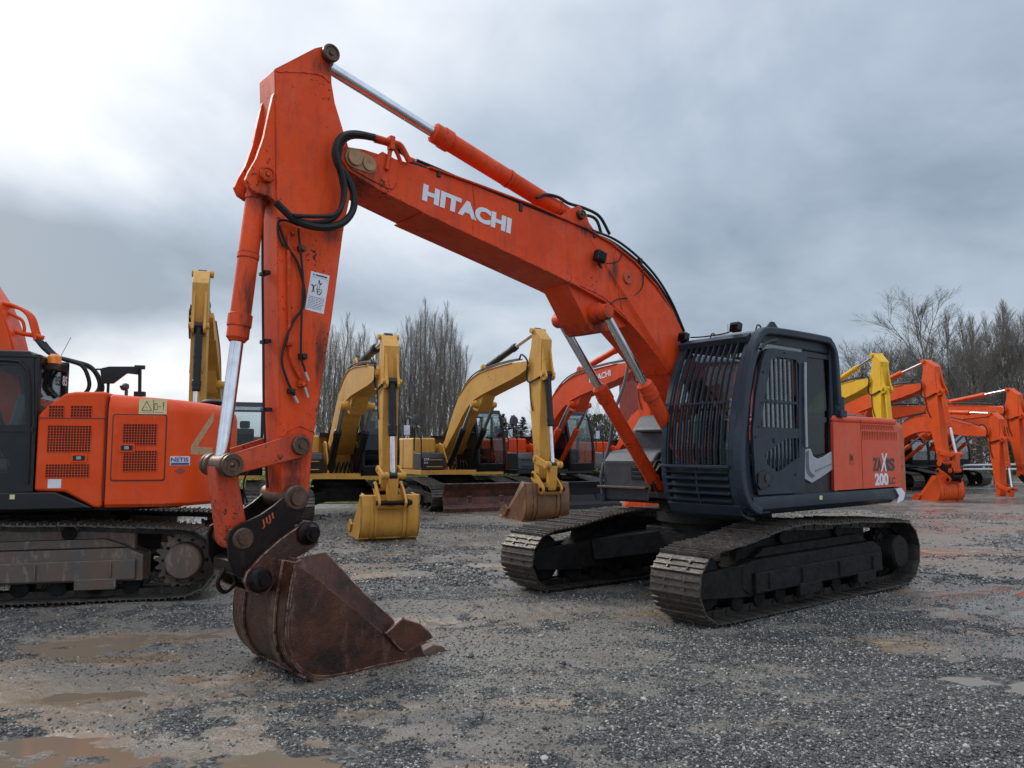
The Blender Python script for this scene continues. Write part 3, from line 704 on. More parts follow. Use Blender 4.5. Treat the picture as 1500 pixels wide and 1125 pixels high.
    ft = [(5.858, 3.599), (5.842, 3.052), (5.821, 2.512), (5.801, 1.978), (5.765, 1.502), (5.751, 1.37)]
    hose(ft, -.05, .010, parent=arm, ys=[-.02]*6); hose([(x+.02, z) for x, z in ft], -.05, .008, parent=arm, ys=[.03]*6)
    for i in (1, 2, 3): MB().box((ft[i][0]-.01, 0, ft[i][1]), (.05, .12, .03)).build('pipe_clamp', M['black_paint'], arm, bevel=.004)
    lk = [(5.748, 1.661), (5.877, 1.598), (5.98, 1.506), (6.008, 1.393), (5.973, 1.274)]
    hose(lk, 0, .007, parent=arm); hose([(x-.04, z-.01) for x, z in lk], .04, .007, parent=arm)
    # warning sticker on the arm
    c = [(5.512, 3.092), (5.35, 3.077), (5.397, 2.757), (5.557, 2.777)]
    m = MB(); m.add([(x, y, z) for y in (.1502, .1518) for x, z in c], [(0, 1, 2, 3), (4, 7, 6, 5), (0, 4, 5, 1), (1, 5, 6, 2), (2, 6, 7, 3), (3, 7, 4, 0)])
    stk = m.build('warning_sticker', M['white'], arm)
    c0, c1, c2, c3 = [Vector((x, .1522, z)) for x, z in c]
    def q(u, v): return c0 + (c1-c0)*u + (c3-c0)*v
    m = MB()
    def bar(u0, v0, u1, v1, w): 
        a, b = q(u0, v0), q(u1, v1); d = (b-a).normalized(); n_ = Vector((-d.z, 0, d.x))*w
        m.add([a-n_, b-n_, b+n_, a+n_], [(0, 1, 2, 3)])
    r2 = random.Random(3)
    for k in range(8):
        v = .64+k*.042; u = .08
        while u < .86:
            l = r2.uniform(.05, .16); bar(u, v, min(.92, u+l), v, .0022); u += l+.03
        if k == 3: pass
    bar(.12, .07, .20, .07, .006); bar(.25, .07, .88, .07, .006); bar(.05, .13, .95, .13, .001)
    for s_ in ((.12, .33, .24, .38, .006), (.24, .38, .36, .32, .004), (.24, .38, .26, .46, .007), (.26, .46, .20, .53, .004), (.26, .46, .34, .52, .004), (.48, .18, .58, .30, .005), (.58, .30, .66, .24, .004), (.48, .18, .44, .40, .002), (.56, .26, .56, .45, .002), (.40, .42, .72, .42, .003), (.44, .42, .50, .55, .004), (.50, .55, .64, .55, .004), (.64, .55, .70, .45, .004), (.46, .48, .60, .48, .004)): bar(*s_)
    m.build('print', M['black'], stk)
    # faded stencil on the coupler
    k = [o for o in e.children if o.name.startswith('quick_coupler')][0]
    P = [(5.888, 1.082), (5.769, 1.165)]
    dx, dz = P[1][0]-P[0][0], P[1][1]-P[0][1]
    lettering('lettering', 'JIJI', M['ctw_paint'], k, (P[0][0], .2262, P[0][1]), (dx, 0, dz), (0, 0, 1), .055, math.hypot(dx, dz)*.9, thick=.002, bold=.01, shear=.2)
    m = MB(); nx, nz = -dz, dx; l = math.hypot(nx, nz); nx, nz = nx/l, nz/l
    o_ = [(P[0][0]-.02*nx+.01, P[0][1]-.02*nz-.01), (P[1][0]-.02*nx-.015, P[1][1]-.02*nz+.012)]
    # --- house --------------------------------------------------------------------------------------------------
    m = MB()
    m.prismz([(1.10, 1.28), (1.10, .32), (.70, .28), (.55, -.45), (.55, -1.30), (-2.05, -1.30), (-2.3, -1.1), (-2.3, 1.1), (-2.05, 1.30)], 1.012, 1.10)
    m.build('deck', M['under'], e, bevel=.008)
    m = MB()
    prof = [(1.27, .995), (1.345, 1.06), (1.355, 1.13), (1.345, 1.185), (1.26, 1.20)]
    xs = [1.20, .9, 0, -1.2, -2.1, -2.3]; vs = []
    for i, x in enumerate(xs):
        ins = .0 if i < 4 else (.02, .12)[i-4]
        vs += [(x, y-ins, z) for y, z in prof]
    n = len(prof); fs = [(i*n+j, (i+1)*n+j, (i+1)*n+(j+1) % n, i*n+(j+1) % n) for i in range(len(xs)-1) for j in range(n)]
    fs += [tuple(range(n)), tuple(range((len(xs)-1)*n, len(xs)*n))[::-1]]
    m.add(vs, fs); sk = m.build('side_skirt', M['cab_grey'], e)
    m = MB(); m.prism([(-2.035, 1.179), (-2.214, 1.183), (-2.309, 1.118), (-2.26, 1.032), (-2.077, 0.995), (-2.144, 1.08)], 1.335, 1.352); m.build('white_marker', M['white'], sk, bevel=.002)
    m = MB(); m.prism([(-0.106, 1.161), (-0.167, 1.159), (-0.164, 1.113), (-0.103, 1.116)], 1.352, 1.358); m.build('yellow_label', M['cream'], sk)
    # right-hand skirt
    m = MB(); m.prism([(.6, 1.0), (-2.1, 1.0), (-2.1, 1.2), (.6, 1.2)], -1.35, -1.27); m.build('side_skirt', M['cab_grey'], e, bevel=.012)
    # engine hood, both sides
    hood = [(-.485, 1.205), (-.515, 1.97), (-.52, 2.0), (-2.19, 2.0), (-2.22, 1.97), (-2.255, 1.85), (-2.235, 1.207)]
    slots = []
    for i in range(22):
        x = -1.22-i*.044
        slots.append([(x, 1.80), (x-.022, 1.80), (x-.022, 1.905), (x, 1.905)])
    for i in range(20):
        x = -1.16-i*.046
        slots.append([(x-.04, 1.925), (x-.062, 1.925), (x-.032, 1.988), (x-.010, 1.988)])
    h = plate('hood_panel', hood, slots, 1.30, 1.335, M['hood_paint'], e)
    MB().box((-1.65, 1.27, 1.9), (1.1, .02, .3)).build('vent_backing', M['dark_hole'], h)
    m = MB(); m.prism([(-.525, 2.085), (-2.22, 2.085), (-2.22, 1.99), (-.525, 1.99)], -1.33, 1.332); m.build('engine_cover', M['hood_paint'], e, bevel=.08, seg=6); m = MB(); m.box((-1.36, -.02, 1.6), (1.66, 2.6, .79)); m.build('engine_bay', M['hood_paint'], e, bevel=.01)
    m = MB(); m.box((-1.19, 1.3362, 1.63), (.006, .003, .83)); m.build('panel_seam', M['black'], h)
    x, z = [(-0.926, 1.569)][0]
    m = MB(); m.box((x, 1.338, z), (.10, .006, .13)); hh = m.build('door_latch', M['ctw_paint'], h, bevel=.002)
    MB().box((x+.01, 1.342, z+.01), (.05, .006, .06)).build('latch_pull', M['black_paint'], hh, bevel=.002)
    u = (-1, 0, -.006)
    lettering('lettering', 'ZA', M['black'], h, (-1.47, 1.3362, 1.415), u, (0, 0, 1), .165, .235, bold=.045, thick=.002)
    lettering('lettering', 'X', M['white'], h, (-1.665, 1.3375, 1.405), u, (0, 0, 1), .23, .20, bold=.02, thick=.002, shear=.2)
    lettering('lettering', 'IS', M['black'], h, (-1.835, 1.3362, 1.408), u, (0, 0, 1), .165, .235, bold=.045, thick=.002)
    lettering('lettering', '200', M['white'], h, (-1.50, 1.3362, 1.232), u, (0, 0, 1), .155, .37, bold=.045, thick=.002)
    lettering('lettering', 'LC', M['black'], h, (-1.90, 1.3362, 1.238), u, (0, 0, 1), .09, .17, bold=.03, thick=.002)
    # counterweight
    m = MB(); pl = [(-2.21, 1.30)] + [(-2.9*math.cos(t), 2.9*math.sin(t)) for t in np.linspace(math.asin(1.26/2.9), -math.asin(1.26/2.9), 25)] + [(-2.21, -1.30)]
    m.prismz(pl, 1.02, 2.055); m.build('counterweight', M['ctw_paint'], e, bevel=.11, seg=5)
    m = MB(); m.box((-1.35, .25, 2.10), (1.5, 1.5, .07)); m.box((-1.0, .95, 2.09), (.8, .5, .06)); m.build('hood_top', M['box_grey'], e, bevel=.03)
    MB().lathe((-1.7, -.6, 2.08), (0, 0, 1), [(0, .07), (.3, .07), (.32, .05), (.32, 0)]).build('exhaust_pipe', M['black_paint'], e)
    # right side: tool box, fuel tank, handrail
    m = MB()
    m.prism([(.57, 1.02), (.57, 1.52), (.44, 1.66), (.10, 1.70), (.05, 1.02)], -1.32, -.47); tb = m.build('tool_box', M['box_grey'], e, bevel=.035, seg=3)
    m = MB(); m.box((.60, -.93, 1.20), (.14, .82, .025)); m.build('step', M['old_steel'], tb, bevel=.004)
    m = MB(); m.box((.578, -.9, 1.53), (.02, .84, .012)); m.build('lid_seam', M['black'], tb)
    m = MB()
    for k in range(3): m.box((.583, -.72, 1.33+k*.055), (.012, .16, .035))
    m.box((.576, -.72, 1.385), (.012, .2, .18)); m.build('latch_recess', M['black_paint'], tb, bevel=.004)
    m = MB(); m.prism([(0.02, 1.02), (.02, 1.95), (-.15, 2.15), (-.9, 2.15), (-.95, 1.02)], -1.30, -.48); ft_ = m.build('fuel_tank', M['box_grey'], e, bevel=.05, seg=3)
    MB().box((.04, -.86, 1.93), (.16, .55, .03)).build('step', M['black_paint'], ft_, bevel=.005)
    m = MB(); m.tube([(.60, -1.30, 1.10), (.58, -1.34, 1.35), (.42, -1.34, 1.75), (.30, -1.34, 2.2), (.10, -1.34, 2.6), (.0, -1.34, 2.9), (-.06, -1.3, 3.0), (-.4, -1.3, 3.02), (-.55, -1.3, 2.9), (-.6, -1.3, 2.1)], .022); m.build('handrail', M['box_grey'], e)
    # boom foot brackets and centre section
    m = MB()
    for s in (1, -1): m.prism([(.78, 1.05), (.72, 1.28), (.28, 1.88), (.05, 1.93), (-.15, 1.80), (-.55, 1.05)], s*.405, s*.37)
    m.box((.45, 0, 1.13), (.7, .72, .07)); m.build('boom_foot_bracket', M['under'], e, bevel=.008)
    m = MB(); m.box((-.55, -.05, 1.45), (.5, .75, .7)); m.build('valve_cover', M['black_paint'], e, bevel=.03)
    r3 = random.Random(5); m = MB()
    for k in range(8):
        y = -.3+k*.08; m.tube([(-.3, y, 1.5), (.0, y*1.1, 1.95+r3.uniform(0, .2)), (.5, y*.9, 2.5), (.85, y*.6, 2.85)], .018)
    m.build('hose_bundle', M['rubber'], e)
    m = MB()
    for k in range(6):
        y = -.34+k*.13; m.tube([(.35, y, 1.2), (.62, y, 1.45+r3.uniform(-.05, .1)), (.8, y+r3.uniform(-.1, .1), 1.3), (.72, y, 1.12)], .015)
    m.build('hose_bundle', M['rubber'], e)
    cab_main(e)
    return e

def cab_main(e):
    G = M['cab_grey']
    C = [(1.20, 1.02), (1.30, 1.07), (1.37, 1.2), (1.41, 1.4), (1.415, 1.68), (1.375, 1.98), (1.32, 2.2), (1.24, 2.44), (1.14, 2.66), (1.035, 2.83), (.93, 2.90)]
    ARCH = [(1.06, 1.0), (1.18, 1.03), (1.31, 1.12), (1.40, 1.29), (1.43, 1.556), (1.39, 1.86), (1.30, 2.256), (1.21, 2.53), (1.12, 2.75), (1.04, 2.87), (.94, 2.95), (.80, 2.985), (.3, 3.0), (-.40, 3.0), (-.52, 2.97), (-.61, 2.89), (-.665, 2.76), (-.69, 2.45), (-.705, 2.2)]
    cab = MB()
    # floor, rear wall with window opening, roof
    cab.box((.36, .83, 1.13), (1.86, .96, .1))
    cab.strip([(x, z) for x, z in C], .07, .34, .41)                       # right front post
    cab.strip([(x, z) for x, z in C], .07, 1.20, 1.28)
    cab.box((.36, .36, 1.3), (1.6, .04, .5)); cab.box((-.22, .36, 2.2), (.06, .05, 1.4)); cab.box((.3, .36, 2.84), (1.35, .05, .1))
    cab.box((-.56, .83, 1.45), (.06, .98, .6)); cab.box((-.56, .37, 2.3), (.06, .08, 1.2)); cab.box((-.56, 1.27, 2.3), (.06, .08, 1.2))
    cab.box((-.56, .83, 2.85), (.06, .98, .1))
    c = cab.build('cab', G, e, bevel=.01)
    m = MB()
    m.prism([(1.045, 2.80), (1.03, 2.86), (.92, 2.93), (.55, 2.965), (-.4, 2.965), (-.55, 2.93), (-.6, 2.86), (-.58, 2.80)], .34, 1.29); m.build('roof', G, c, bevel=.03, seg=3)
    m = MB(); m.prism([(.7, 2.96), (.62, 3.0), (-.1, 3.0), (-.2, 2.96)], .5, 1.1); m.build('roof_hatch', M['trim_in'], c, bevel=.015)
    # outer guard arch
    m = MB(); m.strip(smooth2(ARCH, 3), .085, 1.255, 1.365); m.build('guard_arch', G, c, bevel=.022, seg=3)
    m = MB(); m.cyl((-.685, 1.31, 2.08), (-.70, 1.31, 2.30), .075); m.box((-.69, 1.31, 2.10), (.15, .15, .08)); m.build('arch_foot', G, c, bevel=.01)
    m = MB(); m.box((1.0, .83, 1.03), (.35, .96, .05)); m.build('cab_base', G, c, bevel=.015)
    W = [(1.06, 1.26), (1.12, 1.45), (1.13, 1.8), (1.07, 2.2), (.95, 2.56), (.82, 2.70), (-.50, 2.72), (-.52, 1.16), (.2, 1.16)]
    plate('side_wall', [(1.20, 1.04), (1.36, 1.2), (1.40, 1.45), (1.405, 1.7), (1.36, 2.0), (1.22, 2.46), (1.05, 2.80), (.93, 2.88), (-.58, 2.88), (-.58, 1.04)], [W], 1.235, 1.268, G, c)
    # front louvre guard below the bars
    m = MB()
    for z in (1.16, 1.235, 1.31, 1.385, 1.455):
        xc = np.interp(z, [p[1] for p in C], [p[0] for p in C])
        m.box((xc-.015, .80, z), (.075, .80, .016), Matrix.Rotation(R(28), 3, 'Y'))
    m.strip([(1.33, 1.09), (1.395, 1.25), (1.42, 1.5)], .02, .79, .81)
    m.build('louvre_guard', G, c)
    m = MB(); m.strip([(1.05, .93), (1.18, .96), (1.27, 1.0), (1.335, 1.10)], .04, .36, 1.26); m.build('front_skirt', G, c, bevel=.008)
    m = MB(); m.strip([(1.18, 1.05), (1.28, 1.2), (1.33, 1.5)], .02, .40, 1.22); m.build('front_panel', M['black_paint'], c)
    # bars
    bp = [p for p in C if p[1] > 1.5][:-1]; bp = [(1.415, 1.52)] + bp
    bp = [(x+.03, z) for x, z in bp]
    for i in range(10):
        y = .455 + i*.0755
        MB().strip(bp, .034, y-.005, y+.005).build('guard_bar', G, c)
    MB().box((1.43, .80, 1.50), (.07, .86, .03)).build('guard_rail', G, c, bevel=.005); MB().box((1.375, .80, 2.165), (.02, .84, .014)).build('guard_rail', G, c)
    MB().box((1.04, .80, 2.86), (.10, .9, .07), Matrix.Rotation(R(30), 3, 'Y')).build('guard_rail', G, c, bevel=.005)
    # windscreen and side glass
    ws = [(x-.065, z) for x, z in C if z > 1.5]; ws = [(1.345, 1.5)] + ws
    MB().strip(ws, .006, .42, 1.20).build('windscreen', M['glass'], c)
    MB().box((.45, .365, 2.15), (1.25, .006, 1.25)).build('side_glass', M['glass'], c)
    MB().box((-.565, .83, 2.25), (.006, .84, 1.1)).build('rear_glass', M['glass'], c)
    # door
    D = [(1.062, 1.208), (1.117, 1.37), (1.143, 1.868), (1.061, 2.268), (0.929, 2.615), (0.858, 2.723), (0.737, 2.763), (0.001, 2.772), (0.155, 1.251), (0.301, 1.204)]
    W1 = [(0.757, 2.636), (0.62, 2.676), (0.256, 2.674), (0.187, 2.625), (0.23, 1.907), (0.989, 1.914), (0.881, 2.277)]
    W2 = [(0.236, 1.801), (0.249, 1.59), (0.687, 1.433), (0.906, 1.529), (0.926, 1.629), (0.49, 1.798)]
    d = plate('door', D, [W1, W2], 1.295, 1.325, G, c)
    def bars(poly, n, x0, x1):
        m = MB()
        for i in range(n):
            x = x0+(x1-x0)*(i+.5)/n; zs = []
            for k in range(len(poly)):
                (ax, az), (bx, bz) = poly[k], poly[(k+1) % len(poly)]
                if (ax-x)*(bx-x) < 0: zs.append(az+(bz-az)*(x-ax)/(bx-ax))
            if len(zs) >= 2: m.box((x, 1.312, (min(zs)+max(zs))/2), (.022, .012, max(zs)-min(zs)))
        return m
    xs = [p[0] for p in W1]; m = bars(W1, 9, min(xs), max(xs)); m.box(((min(xs)+max(xs))/2, 1.312, 2.19), (max(xs)-min(xs)-.08, .012, .03)); m.build('window_bars', G, d)
    xs = [p[0] for p in W2]; bars(W2, 9, min(xs), max(xs)).build('window_bars', G, d)
    m = MB(); m.box((.55, 1.285, 2.2), (1.0, .005, 1.25)); m.build('door_glass', M['glass'], d)
    L = [(1.098, 1.3), (1.079, 1.433), (0.925, 1.465), (0.771, 1.413), (0.934, 1.282), (1.05, 1.257)]
    m = MB(); m.prism(L, 1.322, 1.345); ll = m.build('latch_cover', M['black_paint'], d, bevel=.008)
    x, z = [(0.929, 1.381)][0]; MB().cyl((x, 1.34, z), (x, 1.352, z), .045, n=18).build('latch', M['black'], ll)
    m = MB()
    for q in [(0.912, 2.492), (0.954, 2.165), (1.031, 1.912), (0.482, 2.731), (0.141, 2.236), (0.17, 1.764), (1.087, 1.805), (0.335, 1.405), (0.856, 1.294)]: MB().cyl((q[0], 1.32, q[1]), (q[0], 1.333, q[1]), .012, n=8).build('bolt', M['black_paint'], d)
    x, z = [(0.739, 1.773)][0]; MB().cyl((x, 1.32, z), (x, 1.335, z), .028, n=12).build('lock', M['black_paint'], d)
    # rear side window and silver panel
    O = [(0.025, 2.772), (-0.615, 2.792), (-0.528, 1.349), (-0.5, 1.176), (0.38, 1.183), (0.118, 1.272)]
    H = [(-0.032, 2.729), (-0.53, 2.736), (-0.485, 1.65), (-0.079, 1.573), (0.032, 1.704)]
    rp = plate('rear_side_panel', O, [H], 1.27, 1.298, M['black_paint'], c)
    MB().prism(H, 1.275, 1.28).build('side_glass', M['dark_glass'], rp)
    S = [(0.129, 1.673), (-0.02, 1.689), (-0.074, 1.604), (-0.178, 1.573), (-0.302, 1.596), (-0.496, 1.658), (-0.496, 1.445), (-0.272, 1.37), (-0.024, 1.299), (0.12, 1.348)]
    m = MB(); m.prism(S, 1.296, 1.318); sp = m.build('silver_panel', M['silver'], rp, bevel=.010)
    m = MB()
    for o_ in (0, 6, 12):
        q = [(0.086, 1.65), (0.085, 1.438), (-0.028, 1.36)]; m.tube([(x-.012*o_/6*2, 1.321, z+.01*o_/6) for x, z in q], .004, n=6)
    q = [(-0.093, 1.435), (-0.485, 1.516)]; m.tube([(x, 1.321, z) for x, z in q], .006, n=6, smooth=1)
    m.build('panel_ribs', M['trim_in'], sp)
    q = [(0.089, 2.654), (0.103, 2.429), (0.117, 1.969), (0.119, 1.703)]; m = MB(); m.tube([(x, 1.345, z) for x, z in q], .016); m.build('grab_rail', M['silver'], d)
    # mirror bracket on the arch, roof lamps, aerial, lifting eyes
    q = [(1.077, 2.715), (0.958, 2.791), (0.758, 2.838)]; m = MB(); m.tube([(x, 1.40, z) for x, z in q], .018); m.build('mirror_bracket', M['black_paint'], c)
    for (x, y, z) in ((1.02, .38, 2.96), (1.03, 1.08, 2.99)):
        m = MB(); m.box((x, y, z), (.08, .12, .10), Matrix.Rotation(R(-14), 3, 'Y')); l = m.build('work_lamp', M['black_paint'], c, bevel=.014)
        MB().box((x+.042, y, z-.012), (.006, .09, .075), Matrix.Rotation(R(-14), 3, 'Y')).build('lens', M['dark_glass'], l)
    MB().tube([(1.0, .46, 2.95), (.96, .62, 2.945), (.93, .85, 2.955), (.98, 1.0, 2.965)], .008).build('lamp_cable', M['rubber'], c)
    MB().tube([(.5, .62, 2.96), (.47, .6, 3.14)], .003, smooth=1).build('aerial', M['black'], c)
    for (x, y) in ((.70, 1.15), (.55, .45)):
        m = MB(); m.tube([(x+.07, y, 2.95), (x+.03, y, 3.03), (x-.03, y, 3.03), (x-.07, y, 2.95)], .009); m.build('lifting_eye', M['black_paint'], c)
    m = MB(); m.prism([(.80, 2.99), (.72, 3.055), (.66, 3.055), (.58, 2.99)], 1.30, 1.32); m.build('lifting_eye', G, c)
    # seat and controls
    m = MB(); m.box((.15, .82, 1.55), (.5, .5, .14)); m.box((-.12, .82, 1.95), (.14, .48, .75), Matrix.Rotation(R(-10), 3, 'Y')); m.box((-.2, .82, 2.42), (.1, .28, .2)); m.box((.1, .82, 1.33), (.3, .3, .35)); m.build('seat', M['seat'], c, bevel=.04, seg=3)
    m = MB(); m.box((.15, 1.13, 1.62), (.6, .16, .3)); m.box((.15, .52, 1.62), (.6, .16, .3)); m.box((.95, .48, 1.9), (.08, .12, .35)); m.box((-.35, .8, 1.6), (.25, .8, .5)); m.build('console', M['trim_in'], c, bevel=.03)
    m = MB()
    for y in (.52, 1.13): m.tube([(.42, y, 1.75), (.45, y, 1.92), (.43, y, 2.02)], .022)
    for y in (.74, .9): m.tube([(.8, y, 1.18), (.88, y, 1.5), (.84, y, 1.78)], .014)
    m.build('levers', M['black_paint'], c)

# ------------------------------------------------------------------ a standard excavator for the rows behind
def generic_house(e, pal, wing=True, tail=2.7, rails=True, open_door=False):
    P, G = pal['body'], pal['cab']
    m = MB(); m.prismz([(1.15, 1.25), (1.15, .3), (.8, -.5), (.8, -1.28), (-1.9, -1.28), (-1.9, 1.28)], .98, 1.12); m.build('deck', pal['deck'], e, bevel=.01)
    m = MB(); m.box((-1.45, 0, 1.60), (1.4, 2.56, .96)); h = m.build('engine_hood', P, e, bevel=.06, seg=3)
    m = MB()
    for s in (1, -1):
        for k in range(6): m.box((-1.45, s*1.285, 1.35+k*.08), (.6, .012, .035))
    m.build('vent_grille', M['dark_hole'], h)
    m = MB(); a = math.asin(1.26/tail); m.prismz([(-tail*math.cos(t), tail*math.sin(t)) for t in np.linspace(a, -a, 17)] + [(-2.1, -1.26), (-2.1, 1.26)], 1.0, 2.02); m.build('counterweight', pal['ctw'], e, bevel=.07, seg=3)
    m = MB(); m.prism([(.78, 1.05), (.72, 1.28), (.28, 1.88), (.05, 1.93), (-.15, 1.80), (-.55, 1.05)], -.41, -.37); m.prism([(.78, 1.05), (.72, 1.28), (.28, 1.88), (.05, 1.93), (-.15, 1.80), (-.55, 1.05)], .37, .41)
    m.box((-.5, 0, 1.5), (.4, .7, .8)); m.build('boom_foot_bracket', pal['frame'], e, bevel=.008)
    m = MB(); r4 = random.Random(9)
    for k in range(7):
        y = -.3+k*.1; m.tube([(.2, y, 1.15), (.6+r4.uniform(-.05, .1), y, 1.4), (.75, y*1.1, 1.25), (.72, y, 1.1)], .022, n=6, smooth=4)
        m.tube([(-.3, y, 1.6), (.1, y, 2.1+r4.uniform(-.1, .2)), (.5, y*.8, 2.5)], .02, n=6, smooth=4)
    m.build('hose_bundle', M['rubber'], e)
    # right side boxes
    m = MB(); m.prism([(.80, 1.12), (.80, 1.48), (.66, 1.62), (.1, 1.64), (.1, 1.12)], -1.26, -.52); t = m.build('tool_box', pal['box'], e, bevel=.03)
    m = MB(); m.box((.83, -.88, 1.22), (.06, .5, .02)); m.box((.83, -.88, 1.42), (.06, .5, .02)); m.build('step', pal['step'], t)
    m = MB(); m.box((-.35, -.9, 1.6), (.85, .74, .95)); m.build('fuel_tank', P if pal.get('tank') is None else pal['tank'], e, bevel=.05)
    if rails:
        m = MB(); m.tube([(.8, -1.28, 1.2), (.78, -1.28, 1.9), (.7, -1.28, 2.35), (.3, -1.28, 2.4), (.22, -1.28, 2.3), (.2, -1.28, 1.7)], .02, n=6); m.tube([(.05, -1.28, 2.1), (.02, -1.28, 2.65), (-.5, -1.28, 2.65), (-.6, -1.28, 2.1)], .02, n=6, smooth=3); m.build('handrail', M['black_paint'], e)
    m = MB(); m.tube([(.8, -1.28, 2.0), (.92, -1.42, 2.15), (.95, -1.5, 2.4), (.95, -1.5, 2.55)], .014, n=6); mr = m.build('mirror_arm', M['black_paint'], e)
    MB().lathe((.95, -1.5, 2.6), (1, 0, .1), [(0, .13), (.02, .15), (.03, .13), (.03, 0)], 16).build('mirror', M['box_grey'], mr)
    m = MB(); m.box((-.75, .1, 2.11), (.5, 1.1, .10)); m.cyl((-1.5, -.7, 2.05), (-1.5, -.7, 2.42), .07, n=12); m.cyl((-1.1, .6, 2.05), (-1.1, .6, 2.2), .16, n=16); m.build('air_cleaner', M['black_paint'], h)
    # cab
    S = [(1.16, 1.06), (1.24, 1.3), (1.25, 1.7), (1.18, 2.1), (.98, 2.72), (.82, 2.88), (-.42, 2.90), (-.52, 2.8), (-.54, 1.06)]
    Wd = [(1.08, 1.28), (1.13, 1.5), (1.12, 1.75), (1.05, 2.1), (.88, 2.62), (.76, 2.76), (.34, 2.77), (.34, 1.28)]
    Wr = [(.26, 1.75), (.26, 2.77), (-.36, 2.77), (-.42, 2.7), (-.43, 1.75)]
    c = plate('cab', S, [Wd, Wr], 1.24, 1.29, G, e)
    Wq = [(1.12, 1.75), (1.05, 2.1), (.88, 2.62), (.76, 2.76), (-.36, 2.77), (-.43, 1.75)]
    plate('side_wall', S, [Wq], .34, .38, G, c)
    F = [p for p in S[1:6]]
    m = MB(); m.strip([S[0]]+F, .06, .34, .42); m.strip([S[0]]+F, .06, 1.22, 1.292); m.strip([S[0], S[1]], .05, .4, 1.24)
    m.prism([(.86, 2.80), (.80, 2.93), (-.40, 2.95), (-.55, 2.86), (-.55, 2.80)], .33, 1.30); m.box((-.53, .82, 1.4), (.05, .9, .7)); m.box((-.53, .82, 2.8), (.05, .9, .12)); m.box((.3, .82, 1.1), (1.65, .92, .08))
    m.build('frame', G, c, bevel=.015)
    MB().strip([(x-.03, z) for x, z in F], .005, .40, 1.23).build('windscreen', M['glass'], c)
    MB().prism(Wd, 1.262, 1.268).build('side_glass', M['glass'], c); MB().prism(Wr, 1.262, 1.268).build('side_glass', M['glass'], c); MB().prism(Wq, .355, .36).build('side_glass', M['glass'], c)
    m = MB(); m.box((.15, .82, 1.5), (.5, .5, .14)); m.box((-.12, .82, 1.9), (.14, .48, .75)); m.box((-.14, .82, 2.38), (.1, .26, .2)); m.box((.1, .82, 1.3), (.3, .3, .35)); m.build('seat', M['seat'], c, bevel=.04)
    m = MB(); m.tube([(.95, 1.32, 2.3), (1.1, 1.42, 2.45), (1.1, 1.5, 2.3)], .012, n=6); mr = m.build('mirror_arm', M['black_paint'], c)
    MB().box((1.1, 1.5, 2.2), (.04, .16, .26)).build('mirror', M['mirror'], mr, bevel=.01)
    return c

def far_palette(kind):
    o = kind
    if kind == 'cat':
        Y = M['cat_yellow']
        return dict(paint=Y, arm=Y, ram=M['black_paint'], ram_b=M['black_paint'], link=Y, pin=Y, bucket=Y, ear=Y, coupler=Y, tooth=M['pin_plate'],
                    body=Y, ctw=Y, cab=M['black_paint'], deck=Y, frame=Y, box=M['black_paint'], step=Y, blade=M['bucket_rust'])
    if kind == 'yellow':
        Y = M['bright_yellow']
        return dict(paint=Y, arm=Y, ram=Y, ram_b=Y, link=Y, pin=Y, bucket=Y, ear=Y, coupler=M['coupler'], tooth=M['tooth'],
                    body=Y, ctw=Y, cab=M['cab_grey'], deck=M['black_paint'], frame=Y, box=Y, step=M['black_paint'], blade=M['black_paint'])
    Y = M['far_orange'] if kind == 'orange' else M['far_red']
    return dict(paint=Y, arm=Y, ram=Y, ram_b=Y, link=Y, pin=Y, bucket=Y, ear=Y, coupler=M['coupler'], tooth=M['tooth'],
                body=Y, ctw=Y, cab=M['black_paint'], deck=M['black_paint'], frame=Y, box=M['box_grey'], step=M['black_paint'], blade=M['black_paint'])

def far_hoses(e, fB, fA):
    b = [o for o in e.children if o.name.startswith('boom') and not o.name.startswith(('boom_c', 'boom_f'))][0]
    def T3(f, x, y, z):
        q = f((x, z)); return (q[0], y, q[1])
    m = MB()
    for k, yy in enumerate((.12, .18)):
        m.tube([T3(fB, x, -yy, z+.05+.02*k) for x, z in ((.6, 2.6), (1.06, 3.33), (1.69, 3.8), (2.46, 4.03), (3.9, 4.17), (4.8, 4.2))], .02, n=6, smooth=3)
    m.tube([T3(fB, 4.8, -.2, 4.25), T3(fB, 5.0, -.24, 4.36), T3(fA, 5.28, -.22, 4.15), T3(fA, 5.2, -.22, 3.8), T3(fA, 5.35, -.2, 3.62), T3(fA, 5.8, -.17, 3.72)], .024, n=6, smooth=5)
    m.tube([T3(fA, 5.3, -.17, 3.6), T3(fA, 5.34, -.17, 3.2), T3(fA, 5.45, -.17, 2.9)], .014, n=6)
    m.build('hose', M['rubber'], b)

